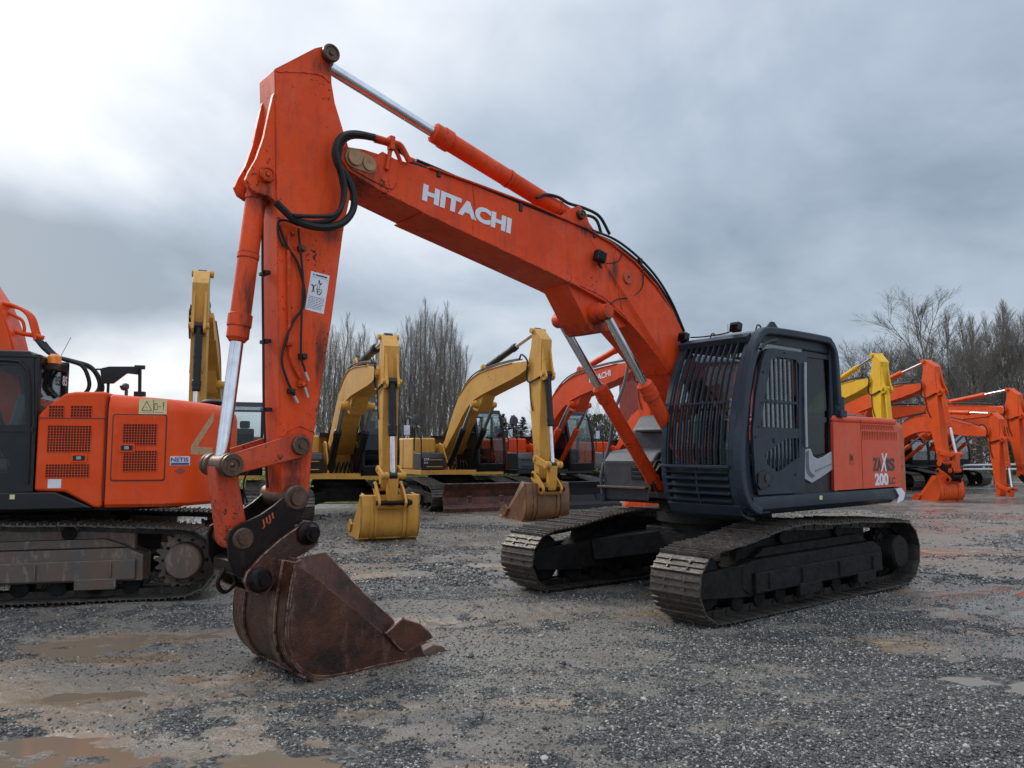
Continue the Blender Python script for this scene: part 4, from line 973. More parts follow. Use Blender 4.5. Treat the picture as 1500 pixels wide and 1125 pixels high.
# ------------------------------------------------------------------ the orange excavator cut by the left edge
def left_excavator():
    e = thing('excavator', 'orange short-tailed excavator at the left with grille doors and rusty grey track frame', 'excavator', (-5.83, 9.94, 0), R(193), 'excavators parked in the yard')
    pal = far_palette('orange'); P = M['left_paint']
    for k in ('paint', 'arm', 'ram', 'ram_b', 'body'): pal[k] = P
    undercarriage(e, pal, 0.0, frame='old_steel')
    m = MB(); m.prismz([(1.15, 1.22), (1.15, -1.22), (-1.2, -1.22), (-1.7, -.8), (-1.7, .8), (-1.2, 1.22)], .99, 1.06); m.build('deck', M['under'], e, bevel=.008)
    body = [(-.22, 1.27), (-1.60, 1.27), (-1.83, 1.13), (-2.07, .80), (-2.18, .38), (-2.2, 0)]
    body = body + [(x, -y) for x, y in body[::-1]][1:]
    # rear body with rounded shoulders
    m = MB(); lv = [(1.02, .03), (1.06, 0), (2.14, 0), (2.22, .02), (2.285, .07), (2.315, .14), (2.325, .26)]
    rb = [(-.96, 1.27)] + body[1:-1] + [(-.96, -1.27)]; n = len(rb); vs = []
    for z, ins in lv:
        for (x, y) in rb:
            r_ = math.hypot(x+.9, y) or 1; vs.append((x + (ins*.9 if x < -1.0 else 0), y - math.copysign(min(abs(y), ins), y), z - max(0, (-x-1.0))*.06*(z > 2)))
    fs = [(i*n+j, i*n+(j+1) % n, (i+1)*n+(j+1) % n, (i+1)*n+j) for i in range(len(lv)-1) for j in range(n)]
    fs += [tuple(range(n)), tuple(range((len(lv)-1)*n, len(lv)*n))]
    m.add(vs, fs); rear = m.build('counterweight', P, e, bevel=.012)
    m = MB(); hf = [(-.235, 1.215), (-.235, 2.07), (-.33, 2.17), (-.50, 2.315), (-.60, 2.338), (-.945, 2.345), (-.945, 1.08), (-.62, 1.10), (-.50, 1.215)]
    def ring(t): return hf
    lv = [(1.0, .05), (1.255, .05), (1.268, .035), (1.272, .0)]
    m.prism([(-.235, 1.215), (-.235, 2.06), (-.32, 2.16), (-.50, 2.31), (-.60, 2.332), (-.935, 2.338), (-.935, 1.02), (-.85, 1.02), (-.55, 1.20)], -1.2, 1.262)
    hd = m.build('side_hood', P, e, bevel=.035, seg=3)
    m = MB(); m.box((-.59, 1.2632, 2.03), (.70, .004, .010)); m.box((-.948, 1.2632, 1.7), (.010, .004, 1.2)); m.build('panel_seam', M['black'], hd)
    def grille(x0, z0, x1, z1, par, cut=None, y=1.262):
        m = MB(); m.box(((x0+x1)/2, y+.001, (z0+z1)/2), (abs(x1-x0), .003, abs(z1-z0))); g = m.build('grille', M['dark_hole'], par)
        m = MB(); nx = max(2, int(abs(x1-x0)/.028)); nz = max(2, int(abs(z1-z0)/.028))
        for i in range(nx+1): m.box((x0+(x1-x0)*i/nx, y+.005, (z0+z1)/2), (.006, .006, abs(z1-z0)))
        for i in range(nz+1): m.box(((x0+x1)/2, y+.0052, z0+(z1-z0)*i/nz), (abs(x1-x0), .006, .006))
        m.build('grille_mesh', P, g)
    for q in ([(-0.349, 2.17), (-0.501, 2.041)], [(-0.572, 2.173), (-0.789, 2.044)], [(-0.346, 1.948), (-0.792, 1.65)], [(-0.345, 1.514), (-0.79, 1.367)]):
        grille(q[0][0], q[0][1], q[1][0], q[1][1], hd)
    # rear body door
    q = [(-1.023, 2.07), (-1.587, 1.33)]; x0, z0, x1, z1 = q[0][0], q[0][1], q[1][0], q[1][1]
    x1 = max(x1, -1.58)
    m = MB(); m.prism(rr(min(x0, x1)-.012, z1-.012, max(x0, x1)+.012, z0+.012, .03), 1.15, 1.2735); seam = m.build('door_gap', M['black'], rear)
    ca = -1.25
    dr = MB(); dr.prism(rr(x1, z1, x0, z0, .025), 1.16, 1.282); door = dr.build('service_door', P, rear, bevel=.006)
    for q in ([(-1.131, 1.969), (-1.488, 1.729)], [(-1.143, 1.666), (-1.499, 1.432)]):
        grille(q[0][0], q[0][1], q[1][0], q[1][1], door, y=1.283)
    for (x, z), par in zip([(-0.68, 1.582), (-1.178, 1.697)], (hd, door)):
        m = MB(); m.box((x, 1.288 if par is door else 1.268, z), (.17, .012, .10)); lp = m.build('latch_plate', P, par, bevel=.003)
        yy = 1.296 if par is door else 1.276
        m = MB(); m.box((x, yy, z), (.12, .006, .055)); m.build('latch_recess', M['black_paint'], lp); MB().box((x+.0, yy+.006, z), (.05, .008, .035)).build('latch', M['silver'], lp, bevel=.003)
    # stickers
    def stick(name, pts, y, mat, par=None): 
        m = MB(); m.prism(pts, y, y+.002); return m.build(name, M[mat], par or rear)
    # the stickers behind the door sit on the first facet of the tail
    a, b = Vector((-1.60, 1.27, 0)), Vector((-1.83, 1.13, 0)); d = (b-a).normalized(); nrm = Vector((d.y, -d.x, 0)) if (d.y*0-d.x) > 0 else Vector((-d.y, d.x, 0))
    if nrm.y < 0: nrm = -nrm
    w = [(-1.284, 2.261), (-1.583, 2.084)]
    m = MB(); m.box(((w[0][0]+w[1][0])/2, 1.2715, (w[0][1]+w[1][1])/2), (abs(w[1][0]-w[0][0]), .004, abs(w[1][1]-w[0][1])))
    ws = m.build('warning_sticker', M['cream'], rear, bevel=0)
    xx0, zz0, xx1, zz1 = w[0][0], w[0][1], w[1][0], w[1][1]; W_ = xx1-xx0; H_ = zz1-zz0
    m = MB(); Q = lambda u, v: (xx0+W_*u, 1.2745, zz0+H_*v)
    tri = [(.10, .76), (.27, .16), (.46, .76)]
    for i in range(3): m.tube([Q(*tri[i]), Q(*tri[(i+1) % 3])], .0035, n=4, smooth=1)
    for s_ in (((.56, .3), (.56, .7)), ((.56, .7), (.66, .7)), ((.66, .7), (.66, .3)), ((.66, .3), (.56, .3)), ((.70, .5), (.80, .5)), ((.88, .3), (.88, .72)), ((.85, .4), (.91, .4)), ((.15, .88), (.44, .88)), ((.58, .88), (.88, .88)), ((.24, .55), (.32, .6)), ((.52, .06), (.52, .94))):
        m.tube([Q(*s_[0]), Q(*s_[1])], .003 if s_[0][1] < .85 else .0018, n=4, smooth=1)
    m.cyl(Q(.88, .25), (Q(.88, .25)[0], 1.277, Q(.88, .25)[2]), .008, n=8); m.build('print', M['black'], ws)
    q = [(-0.373, 1.347), (-0.509, 1.247)]; stick('white_sticker', [(q[0][0], q[0][1]), (q[1][0], q[0][1]), (q[1][0], q[1][1]), (q[0][0], q[1][1])], 1.2625, 'white', hd)
    def on_facet(pts, a, b, off):
        """points given as (metres along the facet, height) on the tail facet a-b"""
        d = (b-a).normalized(); nn = Vector((-d.y, d.x, 0)); nn = nn if nn.y > 0 else -nn
        return [a + d*u + nn*off + Vector((0, 0, z)) for u, z in pts], d, nn
    pts, d, nn = on_facet([(.04, 1.60), (.27, 1.60), (.27, 1.495), (.04, 1.495)], a, b, .003)
    m = MB(); p2 = [p - nn*.003 for p in pts]; m.add(pts+p2, [(0, 1, 2, 3), (7, 6, 5, 4), (0, 4, 5, 1), (1, 5, 6, 2), (2, 6, 7, 3), (3, 7, 4, 0)]); st = m.build('name_sticker', M['white'], rear)
    pts, _, _ = on_facet([(.05, 1.525), (.26, 1.525), (.26, 1.50), (.05, 1.50)], a, b, .005); m = MB(); p2 = [p - nn*.003 for p in pts]; m.add(pts+p2, [(0, 1, 2, 3), (7, 6, 5, 4), (0, 4, 5, 1), (1, 5, 6, 2), (2, 6, 7, 3), (3, 7, 4, 0)]); m.build('print', M['blue'], st)
    o_ = a + d*.05 + nn*.004 + Vector((0, 0, 1.537)); lettering('lettering', 'NETIS', M['blue'], st, o_, d, (0, 0, 1), .05, .20, bold=.02, thick=.002)
    pts, _, _ = on_facet([(.09, 1.43), (.16, 1.39), (.23, 1.43), (.16, 1.47)], a, b, .003); pts = pts; m = MB(); p2 = [p - nn*.003 for p in pts]; m.add(pts+p2, [(0, 1, 2, 3), (7, 6, 5, 4), (0, 4, 5, 1), (1, 5, 6, 2), (2, 6, 7, 3), (3, 7, 4, 0)])
    m.build('red_diamond', M['red_clad'], rear)
    a2, b2 = Vector((-1.83, 1.13, 0)), Vector((-2.07, .80, 0))
    for poly in ([(.01, 1.72), (.35, 2.14), (.35, 2.03), (.12, 1.74), (.12, 1.72)], [(.01, 1.62), (.35, 1.62), (.35, 1.70), (.01, 1.72)]):
        pts, d2, n2 = on_facet(poly, a2, b2, .003); p2 = [p - n2*.003 for p in pts]; n = len(pts)
        m = MB(); m.add(pts+p2, [tuple(range(n)), tuple(range(2*n-1, n-1, -1))] + [(i, i+n, (i+1) % n+n, (i+1) % n) for i in range(n)]); m.build('logo_mark', M['tan_mark'], rear)
    # black skirt under the cab
    m = MB(); m.prism([(1.1, 1.0), (-.60, 1.01), (-.85, 1.02), (-.62, 1.13), (-.45, 1.205), (1.1, 1.205)], 1.0, 1.285); sk = m.build('side_skirt', M['black_paint'], e, bevel=.02)
    q = [(-0.034, 1.156)][0]; MB().box((q[0], 1.287, q[1]), (.05, .004, .05)).build('yellow_label', M['cream'], sk)
    # cab
    G = M['black_paint']
    S = [(1.45, 1.15), (1.52, 1.6), (1.3, 2.4), (1.05, 2.68), (.9, 2.75), (-.10, 2.75), (-.165, 2.70), (-.19, 2.3), (-.225, 1.7), (-.225, 1.215)]
    Wd = [(1.2, 1.95), (1.0, 2.45), (.85, 2.60), (.10, 2.62), (-.02, 2.58), (-.08, 2.45), (-.12, 1.95)]
    Wl = [(.10, 1.45), (.32, 1.75), (.20, 1.80), (.12, 1.72), (.02, 1.50)]
    Wl = [(1.25, 1.4), (1.28, 1.62), (.15, 1.72), (.02, 1.52), (.05, 1.42)]
    c = plate('cab', S, [Wd, Wl], 1.20, 1.262, G, e)
    MB().prism(Wd, 1.225, 1.23).build('side_glass', M['glass'], c); MB().prism(Wl, 1.225, 1.23).build('side_glass', M['glass'], c)
    m = MB(); ar = [(1.2, 1.9), (1.05, 2.45), (.88, 2.655), (.08, 2.67), (-.06, 2.62), (-.125, 2.48), (-.16, 1.95), (-.17, 1.3)]
    m.tube([(x, 1.262, z) for x, z in ar], .022, n=8); m.build('door_seal', M['rubber'], c)
    m = MB(); m.box((.5, 1.265, 1.90), (1.4, .02, .05)); m.build('door_rail', G, c)
    m = MB(); m.prism([(1.0, 2.70), (.92, 2.785), (-.12, 2.785), (-.20, 2.70)], .25, 1.27); m.build('roof', G, c, bevel=.02)
    m = MB(); m.box((-.19, 1.20, 2.0), (.07, .10, 1.5)); m.box((-.19, .30, 2.35), (.09, .10, .82)); m.box((-.19, .75, 1.5), (.05, .95, .6)); m.box((-.19, .75, 2.68), (.09, .95, .10)); m.box((.5, .28, 2.0), (1.4, .04, 1.5)); m.build('frame', G, c, bevel=.01)
    MB().box((-.20, .75, 2.2), (.006, .85, .85)).build('rear_glass', M['glass'], c)
    lettering('lettering', '85', M['white'], c, (-.238, .50, 2.46), (0, -1, 0), (0, 0, 1), .12, .17, bold=.02, thick=.002)
    m = MB(); m.box((.35, .78, 1.5), (.5, .5, .14)); m.box((.08, .78, 1.95), (.14, .48, .75), Matrix.Rotation(R(-12), 3, 'Y')); m.box((.3, .78, 1.28), (.4, .4, .3)); m.build('seat', M['trim_in'], c, bevel=.05)
    q = [(-0.216, 2.687)][0]
    m = MB(); m.lathe((-.30, 1.02, 2.66), (0, 0, 1), [(0, .055), (.01, .075), (.09, .07), (.12, .045), (.125, 0)]); m.build('beacon', M['amber'], c)
    MB().box((-.26, 1.0, 2.63), (.14, .2, .05)).build('beacon_bracket', G, c)
    # boom rising out of the left edge of the picture
    fB, fA = front_gear(e, pal, tip=(4.35, 5.35), arot=.25, bucket=False, coupler=False)
    boom = [o for o in e.children if o.name.split('.')[0] == 'boom'][0]
    m = MB()
    for k, dy in enumerate((-.1, 0, .1)):
        m.tube([(x, y+dy, z) for (x, z), y in zip([(0.99, 3.639), (0.678, 3.53), (0.482, 3.486), (0.329, 3.386), (0.256, 3.187), (0.219, 3.056)], (0, 0, 0, 0, 0, 0))], .022, n=8)
    m.tube([(x, .05, z) for x, z in [(0.674, 3.46), (0.515, 3.379), (0.403, 3.313), (0.367, 3.209), (0.378, 3.121)]], .02)
    m.build('pipe', P, boom)
    m = MB(); m.tube([(x, .05, z) for x, z in [(0.601, 3.236), (0.427, 3.154), (0.269, 3.125), (0.142, 3.094)]], .03, n=8); m.build('pipe', P, boom)
    m = MB()
    hp = [(0.187, 3.057), (0.104, 2.954), (-0.011, 2.861), (-0.204, 2.804), (-0.391, 2.738), (-0.492, 2.625), (-0.514, 2.493), (-0.439, 2.377)]
    for dy, ox in ((-.12, .04), (-.02, -.02), (.08, -.08), (.16, .10)):
        m.tube([(x + ox*max(0, i-2)/5, dy, z - abs(ox)*.5*(i > 4)) for i, (x, z) in enumerate(hp)], .026, n=8)
    m.build('hose', M['rubber'], e)
    # things standing on the hood
    yh = .6
    m = MB(); m.prism([(x, z) for x, z in [(-0.574, 2.704), (-0.676, 2.733), (-1.021, 2.741), (-1.025, 2.636), (-0.887, 2.65), (-0.733, 2.516), (-0.605, 2.513)]], .17, .23); g = m.build('camera_bracket', G, e, bevel=.01)
    (x, z), (x2, z2), (x3, z3) = [(-0.674, 2.401), (-1.05, 2.408), (-1.037, 2.742)]
    m = MB(); m.cyl((x, .2, z-.1), (x, .2, z+.15), .018, n=8); m.cyl((x2, .2, z2-.1), (x3, .2, z3), .022, n=8); m.box((x3, .2, z3-.01), (.12, .05, .05)); m.box((x2, .2, z2-.02), (.12, .12, .06))
    m.tube([([(-0.519, 2.694)][0][0], .2, [(-0.519, 2.694)][0][1]), (x3, .2, z3-.02)], .012, n=6, smooth=1); m.build('post', G, g)
    x, z = [(-0.96, 2.376)][0]; m = MB(); m.cyl((x, .5, z-.05), (x, .5, z+.04), .02, n=10); m.lathe((x+.01, .5, z+.04), (.3, 0, 1), [(0, .03), (.02, .05), (.06, .055), (.08, .03), (.08, 0)]); m.build('camera', M['box_grey'], e)
    x, z = [(-1.89, 2.417)][0]; m = MB(); m.lathe((max(x, -2.0), -.1, 2.25), (0, 0, 1), [(0, .05), (.04, .14), (.07, .15), (.10, .1), (.11, 0)]); m.build('air_cap', G, e)
    (xa, za), (xb, zb) = [(-0.197, 2.819), (-0.337, 3.041)]; MB().cyl((xa, .6, za-.1), (xb, .6, zb), .005, n=6).build('aerial', M['galv'], e)
    return e

# ------------------------------------------------------------------ rows behind
def row_machine(label, kind, x, y, yaw, tip=(5.134, 4.0), arot=0.0, ascale=1.0, bucket=True, coupler=True, brot=0.0, bw=.5, blade=False, text=None, box_text=None, gearless=False, link=True, rust_bucket=False, beacon=False, bs=1.0):
    e = thing('excavator', label, 'excavator', (x, y, 0), R(yaw), 'excavators parked in the yard')
    pal = far_palette(kind)
    if rust_bucket: pal['bucket'] = M['rust_yellow']
    undercarriage(e, pal, 0, shoes=False, ns=40, blade=blade)
    generic_house(e, pal)
    if ascale != 1.0:
        fB = sim(FOOT, TIP, FOOT, tip)
        boom_parts(e, pal['paint'], tip, pal['ram'])
        r = rotf(TIP, arot); sc = sim(TIP, (TIP[0]+1, TIP[1]), tip, (tip[0]+ascale, tip[1])); fA = lambda p: sc(r(p))
        arm_parts(e, pal['arm'], fA, pinm=pal['pin'])
        for s in (1, -1): ram(e, 'boom_cylinder', (.62, 1.17), fB(BOOMBOSS), s*.335, .62, .082, .048, pal['ram'], eye=.075, ya=.055)
        ram(e, 'arm_cylinder', fB(ARMCYLBASE), fA(ARMTOP), 0, .6, .088, .052, pal['ram'], ya=.08)
        ram(e, 'bucket_cylinder', fA(BUCKPIN), fA(RODPIN), 0, .56, .078, .05, pal['ram_b'], eye=.075, ya=.075)
        if link: linkage(e, fA, pal['link'], pal['pin'])
        rb = rotf(ARMEND, brot); off = (0, 0) if coupler else (ARMEND[0]-EARPIN_A[0], ARMEND[1]-EARPIN_A[1])
        fK = lambda p: fA((ARMEND[0]+(rb(p)[0]+off[0]-ARMEND[0])*bs, ARMEND[1]+(rb(p)[1]+off[1]-ARMEND[1])*bs))
        if coupler: coupler_parts(e, fK, pal['coupler'], pal['pin'])
        if bucket: bucket_parts(e, fK, pal['bucket'], pal['ear'], pal['coupler'], pal['tooth'], w=bw)
    else:
        fB, fA = front_gear(e, pal, tip, arot, bucket, brot, bw, coupler, link)
    far_hoses(e, fB, fA)
    if text:
        b = [o for o in e.children if o.name.split('.')[0] == 'boom'][0]
        p = fB((3.15, 3.72)); q = fB((4.2, 3.87))
        lettering('lettering', text, M['white'], b, (p[0], -.229, p[1]), (q[0]-p[0], 0, q[1]-p[1]), (0, 0, 1), .17, 1.05, bold=.03, thick=.003)
    if box_text:
        t = [o for o in e.children if o.name.split('.')[0] == 'tool_box'][0]
        m = MB(); m.box((.802, -1.12, 1.38), (.004, .2, .16)); m.build('name_plate', M['black'], t)
        lettering('lettering', box_text, M['white'], t, (.806, -1.20, 1.40), (0, 1, 0), (0, 0, 1), .07, .17, bold=.02, thick=.002)
        lettering('lettering', '312', M['white'], t, (.806, -1.19, 1.31), (0, 1, 0), (0, 0, 1), .05, .12, bold=.02, thick=.002)
    if beacon:
        MB().lathe((.9, 1.45, 1.95), (0, 0, 1), [(0, .06), (.02, .08), (.12, .07), (.14, 0)]).build('beacon', M['amber'], e)
    return e

# ------------------------------------------------------------------ ground
def lattice(seed, n=256): return np.random.RandomState(seed).rand(n, n)
def vnoise(x, y, s, seed):
    L = lattice(seed); u, v = x/s+100, y/s+100; i, j = np.floor(u).astype(int), np.floor(v).astype(int); fu, fv = u-i, v-j
    fu = fu*fu*(3-2*fu); fv = fv*fv*(3-2*fv); n = 256
    a = L[i % n, j % n]; b = L[(i+1) % n, j % n]; c = L[i % n, (j+1) % n]; d = L[(i+1) % n, (j+1) % n]
    return a*(1-fu)*(1-fv)+b*fu*(1-fv)+c*(1-fu)*fv+d*fu*fv
def fbm(x, y, s, seed, o=4, g=.5):
    t = 0; a = 1; w = 0
    for k in range(o): t = t + a*vnoise(x, y, s/2**k, seed+k*17); w += a; a *= g
    return t/w
PUDDLES = [(-3.15, 6.45, .50, .2), (-4.05, 6.7, .5, .16), (-2.95, 5.45, .32, .15), (-2.75, 4.72, .5, .16), (-.98, 5.25, .42, .15), (-1.42, 4.3, .38, .14), (-2.2, 5.95, .35, .14), (-4.9, 6.0, .7, .2),
           (6.9, 13.2, .8, .4), (-.9, 7.9, .5, .16), (-2.2, 10.5, .8, .4), (2.6, 6.4, .4, .12), (3.35, 6.0, .35, .1), (-1.9, 9.3, .7, .16), (3.1, 6.9, .5, .2), (-3.4, 7.2, .6, .2), (0.4, 5.3, .4, .12), (-.2, 4.2, .35, .12),
           (1.5, 8.2, .5, .15), (4.6, 7.4, .4, .14), (-.6, 11.6, .9, .2)]
DAMP = [(-3.4, 5.4, 2.2, 1.2, .60), (-1.2, 4.7, 1.3, .6, .58), (2.9, 6.4, 1.6, .5, .5), (7, 13, 2.4, 1.2, .62), (-2.5, 10, 3, .9, .5), (4.5, 8.2, 1.6, .5, .5), (.2, 8, 1.6, .6, .5), (1.2, 5.0, 1.0, .35, .5), (9, 17, 5, 1.5, .6), (0, 14, 4, 1.0, .5)]
TREADS = [(-2.9, 9.2, .9, 10.5, .42, .018), (-2.6, 10.4, 1.4, 11.9, .42, .016), (-1.8, 7.6, 1.4, 8.9, .40, .014), (-4.2, 4.6, -1.2, 6.0, .34, .010), (.6, 4.2, 5.5, 6.6, .34, .012), (2.0, 4.1, 6.8, 6.0, .34, .012), (4.6, 8.2, 10.5, 13.2, .45, .016), (6.0, 7.9, 12, 12.6, .45, .016), (-3.4, 12.8, 2.0, 15.4, .5, .018)]
def height(x, y):
    h = (fbm(x, y, 1.9, 1, 4)-.5)*.06 + (fbm(x, y*1.3, .34, 9, 4, .6)-.5)*.045
    # churned wheel and track ruts crossing the yard
    t = (x*.95+y*.3); rut = np.sin((y - .32*x + 1.2*vnoise(x, y, 3, 44))*4.2)*.020*np.clip(fbm(x, y, 3.5, 50, 2)*2-.6, 0, 1)
    h = h + rut
    wx = x + (fbm(x, y, .7, 201, 3)-.5)*.9; wy = y + (fbm(x, y, .6, 221, 3)-.5)*.7
    for ax, ay, bx, by, wd, am in TREADS:
        L_ = math.hypot(bx-ax, by-ay); ux, uy = (bx-ax)/L_, (by-ay)/L_; sx_ = (x-ax)*ux+(y-ay)*uy; t_ = (x-ax)*-uy+(y-ay)*ux + .12*np.sin(sx_*.8)
        inn = np.clip((wd/2-np.abs(t_))/.04, 0, 1)*np.clip(sx_/.3, 0, 1)*np.clip((L_-sx_)/.3, 0, 1)
        h = h - am*inn*(.5+.9*(np.sin(2*math.pi*sx_/.17+np.abs(t_)*6) > -.2)*np.clip(vnoise(x, y, .5, 250)*2.2-.3, 0, 1)) + am*.7*np.exp(-((np.abs(t_)-wd/2-.06)/.06)**2)*np.clip(sx_/.3, 0, 1)*np.clip((L_-sx_)/.3, 0, 1)
    for px, py, rx, ry in PUDDLES:
        d = ((wx-px)/rx)**2 + ((wy-py)/ry)**2
        h = h - .021*np.exp(-d*1.1)*(.7+.6*vnoise(x, y, .25, 70))
    f = np.clip((26-y)/10, 0, 1)
    h = np.minimum(h, .016) * f
    # firm ground below the tracks
    return h - .006
def masks(x, y):
    g = .55*fbm(x+3, y*1.6, 2.2, 101, 5, .6) + .45*fbm(x, y*1.4, .8, 120, 4, .7); g = g + .12*(vnoise(x, y, .16, 108)-.5)
    g = g + .10*np.exp(-(((x-1.2)/3.0)**2+((y-4.6)/1.2)**2)) + .05*np.clip((x-1)/3, 0, 1)*np.clip((9-y)/5, 0, 1)
    gravel = np.clip((g-.49)/.07, 0, 1)*(.55+.45*vnoise(x, y, .5, 190))
    wet = np.clip((fbm(x-7, y*1.8, 2.6, 131, 4)-.42)/.2, 0, 1)
    mud = np.clip((fbm(x+11, y*1.5, 1.6, 161, 4)-.50)/.15, 0, 1)*np.clip((1.5-x)/5, .15, 1)
    return gravel, wet, mud
def ground():
    rows = np.concatenate([np.exp(np.linspace(math.log(2.6), math.log(14), 560))[:-1], np.exp(np.linspace(math.log(14), math.log(900), 260))]); u = np.linspace(-1, 1, 760); u = u*(.55+.45*u*u)
    Yg = np.repeat(rows[:, None], len(u), 1); Xg = u[None, :]*(Yg*1.25+5)
    Z = height(Xg, Yg); n0, n1 = Z.shape
    Z = Z - np.clip((Yg-60)/40, 0, 1)*.05
    co = np.stack([Xg, Yg, Z], -1).reshape(-1, 3)
    i, j = np.meshgrid(np.arange(n0-1), np.arange(n1-1), indexing='ij'); a = (i*n1+j).ravel()
    q = np.stack([a, a+1, a+n1+1, a+n1], -1).astype(np.int32)
    me = bpy.data.meshes.new('ground'); me.vertices.add(len(co)); me.vertices.foreach_set('co', co.ravel())
    me.loops.add(q.size); me.loops.foreach_set('vertex_index', q.ravel()); me.polygons.add(len(q))
    me.polygons.foreach_set('loop_start', np.arange(0, q.size, 4, dtype=np.int32)); me.polygons.foreach_set('loop_total', np.full(len(q), 4, dtype=np.int32))
    me.update(); me.polygons.foreach_set('use_smooth', np.ones(len(q), bool))
    g, w, m_ = masks(co[:, 0], co[:, 1]); at = me.color_attributes.new('zones', 'FLOAT_COLOR', 'POINT')
    pd = np.zeros_like(g)
    for px, py, rx, ry in PUDDLES: pd = np.maximum(pd, np.exp(-(((co[:, 0]-px)/rx)**2+((co[:, 1]-py)/ry)**2)*.42))
    for px, py, rx, ry, am in DAMP: pd = np.maximum(pd, am*np.exp(-(((co[:, 0]-px)/rx)**2+((co[:, 1]-py)/ry)**2)))
    at.data.foreach_set('color', np.stack([g, w, m_, pd], -1).ravel())
    m, nt, b = newmat('wet gravel yard')
    t = N(nt, 'ShaderNodeTexCoord'); co_ = t.outputs['Object']
    A = N(nt, 'ShaderNodeVertexColor', layer_name='zones'); sp = N(nt, 'ShaderNodeSeparateColor'); nt.links.new(A.outputs[0], sp.inputs[0])
    gr, we, mu = sp.outputs[0], sp.outputs[1], sp.outputs[2]; pu = ramp(nt, math_(nt, 'ADD', A.outputs['Alpha'], math_(nt, 'MULTIPLY', math_(nt, 'SUBTRACT', noise(nt, co_, 5, 6, .7), .5), .9)), .35, .75)
    vo = N(nt, 'ShaderNodeTexVoronoi'); vo.inputs['Scale'].default_value = 42; vo.inputs['Randomness'].default_value = 1; nt.links.new(co_, vo.inputs['Vector'])
    vs = N(nt, 'ShaderNodeSeparateColor'); nt.links.new(vo.outputs['Color'], vs.inputs[0])
    stone = mixc(nt, vs.outputs[0], (.016, .016, .015), (.15, .142, .128))
    stone = mixc(nt, ramp(nt, vs.outputs[1], .85, .95), stone, (.26, .25, .22))
    fines = mixc(nt, ramp(nt, noise(nt, co_, 75, 4, .85), .36, .64), (.032, .029, .025), (.37, .335, .28))
    fines = mixc(nt, ramp(nt, noise(nt, co_, 3, 6, .7), .35, .7, 0, .7), fines, (.125, .106, .082))
    fines = mixc(nt, math_(nt, 'MULTIPLY', mu, .55), fines, (.27, .175, .11))
    gm = ramp(nt, math_(nt, 'ADD', gr, math_(nt, 'MULTIPLY', math_(nt, 'SUBTRACT', noise(nt, co_, 14, 6, .75), .5), 1.6)), .25, .6)
    fines = mixc(nt, math_(nt, 'MULTIPLY', pu, .75), fines, (.235, .165, .10))
    c = mixc(nt, gm, fines, stone)
    nt.links.new(c, b.inputs['Base Color'])
    ro = math_(nt, 'SUBTRACT', .33, math_(nt, 'MULTIPLY', math_(nt, 'MAXIMUM', we, pu), .29)); ro = math_(nt, 'ADD', ro, math_(nt, 'MULTIPLY', math_(nt, 'SUBTRACT', noise(nt, co_, 25, 5, .7), .5), .28))
    nt.links.new(math_(nt, 'MAXIMUM', ro, .10), b.inputs['Roughness'])
    hd = math_(nt, 'MULTIPLY', math_(nt, 'SUBTRACT', 1.0, vo.outputs['Distance']), math_(nt, 'ADD', gm, .12))
    hd = math_(nt, 'ADD', hd, math_(nt, 'MULTIPLY', noise(nt, co_, 75, 4, .8), .9)); hd = math_(nt, 'ADD', hd, math_(nt, 'MULTIPLY', noise(nt, co_, 9, 6, .7), 2.0))
    bump(nt, b, hd, 1.0, .016); bn = [n for n in nt.nodes if n.type == 'BUMP'][0]; nt.links.new(math_(nt, 'MAXIMUM', math_(nt, 'SUBTRACT', 1.0, math_(nt, 'MULTIPLY', math_(nt, 'MULTIPLY', math_(nt, 'MAXIMUM', pu, math_(nt, 'MULTIPLY', we, .8)), math_(nt, 'SUBTRACT', 1.0, gm)), .85)), .12), bn.inputs['Strength'])
    me.materials.append(m)
    o = bpy.data.objects.new('ground', me); col.objects.link(o); tag(o, kind='structure')
    # surrounding ground
    s = MB(); s.add([(-900, -60, -.16), (900, -60, -.16), (900, 950, -.16), (-900, 950, -.16)], [(0, 1, 2, 3)]); s2 = s.build('ground', m); tag(s2, kind='structure')
    # muddy water standing in the low spots
    wm, wn, wb = newmat('muddy puddle water'); wco = N(wn, 'ShaderNodeTexCoord').outputs['Object']
    wn.links.new(mixc(wn, ramp(wn, noise(wn, wco, .9, 4), .4, .65), (.17, .138, .100), (.20, .135, .085)), wb.inputs['Base Color'])
    wb.inputs['Roughness'].default_value = .06; wb.inputs['IOR'].default_value = 1.33
    bump(wn, wb, noise(wn, wco, 14, 3, .5), .05, .01)
    w = MB(); w.add([(-9, 3.2, -.0345), (12, 3.2, -.0345), (14, 17, -.0345), (-12, 17, -.0345)], [(0, 1, 2, 3)])
    tag(w.build('puddle_water', wm), kind='structure')
    # loose stones
    def stones(n, y0, y1, base_v, base_f, smin, smax, seed, dens):
        rs = np.random.RandomState(seed)
        yy = y0 + (y1-y0)*rs.rand(n)**1.25; xx = (rs.rand(n)*2-1)*(yy*.72+.6)
        g, w_, m_ = masks(xx, yy); hh = height(xx, yy)
        pd = np.zeros_like(xx)
        for qx, qy, rx, ry, am in DAMP: pd = np.maximum(pd, am*np.exp(-(((xx-qx)/rx)**2+((yy-qy)/ry)**2)))
        keep = rs.rand(n) < (g*.92+dens*(1-pd*1.5))*(hh > -.028)*(1-pd*.5)
        xx, yy, hh, g = xx[keep], yy[keep], hh[keep], g[keep]; k = len(xx)
        s_ = smin + (smax-smin)*rs.rand(k)**2.4
        V = np.array(base_v); nv = len(V)
        sc = s_[:, None]*np.stack([.8+.7*rs.rand(k), .7+.5*rs.rand(k), .45+.35*rs.rand(k)], -1)
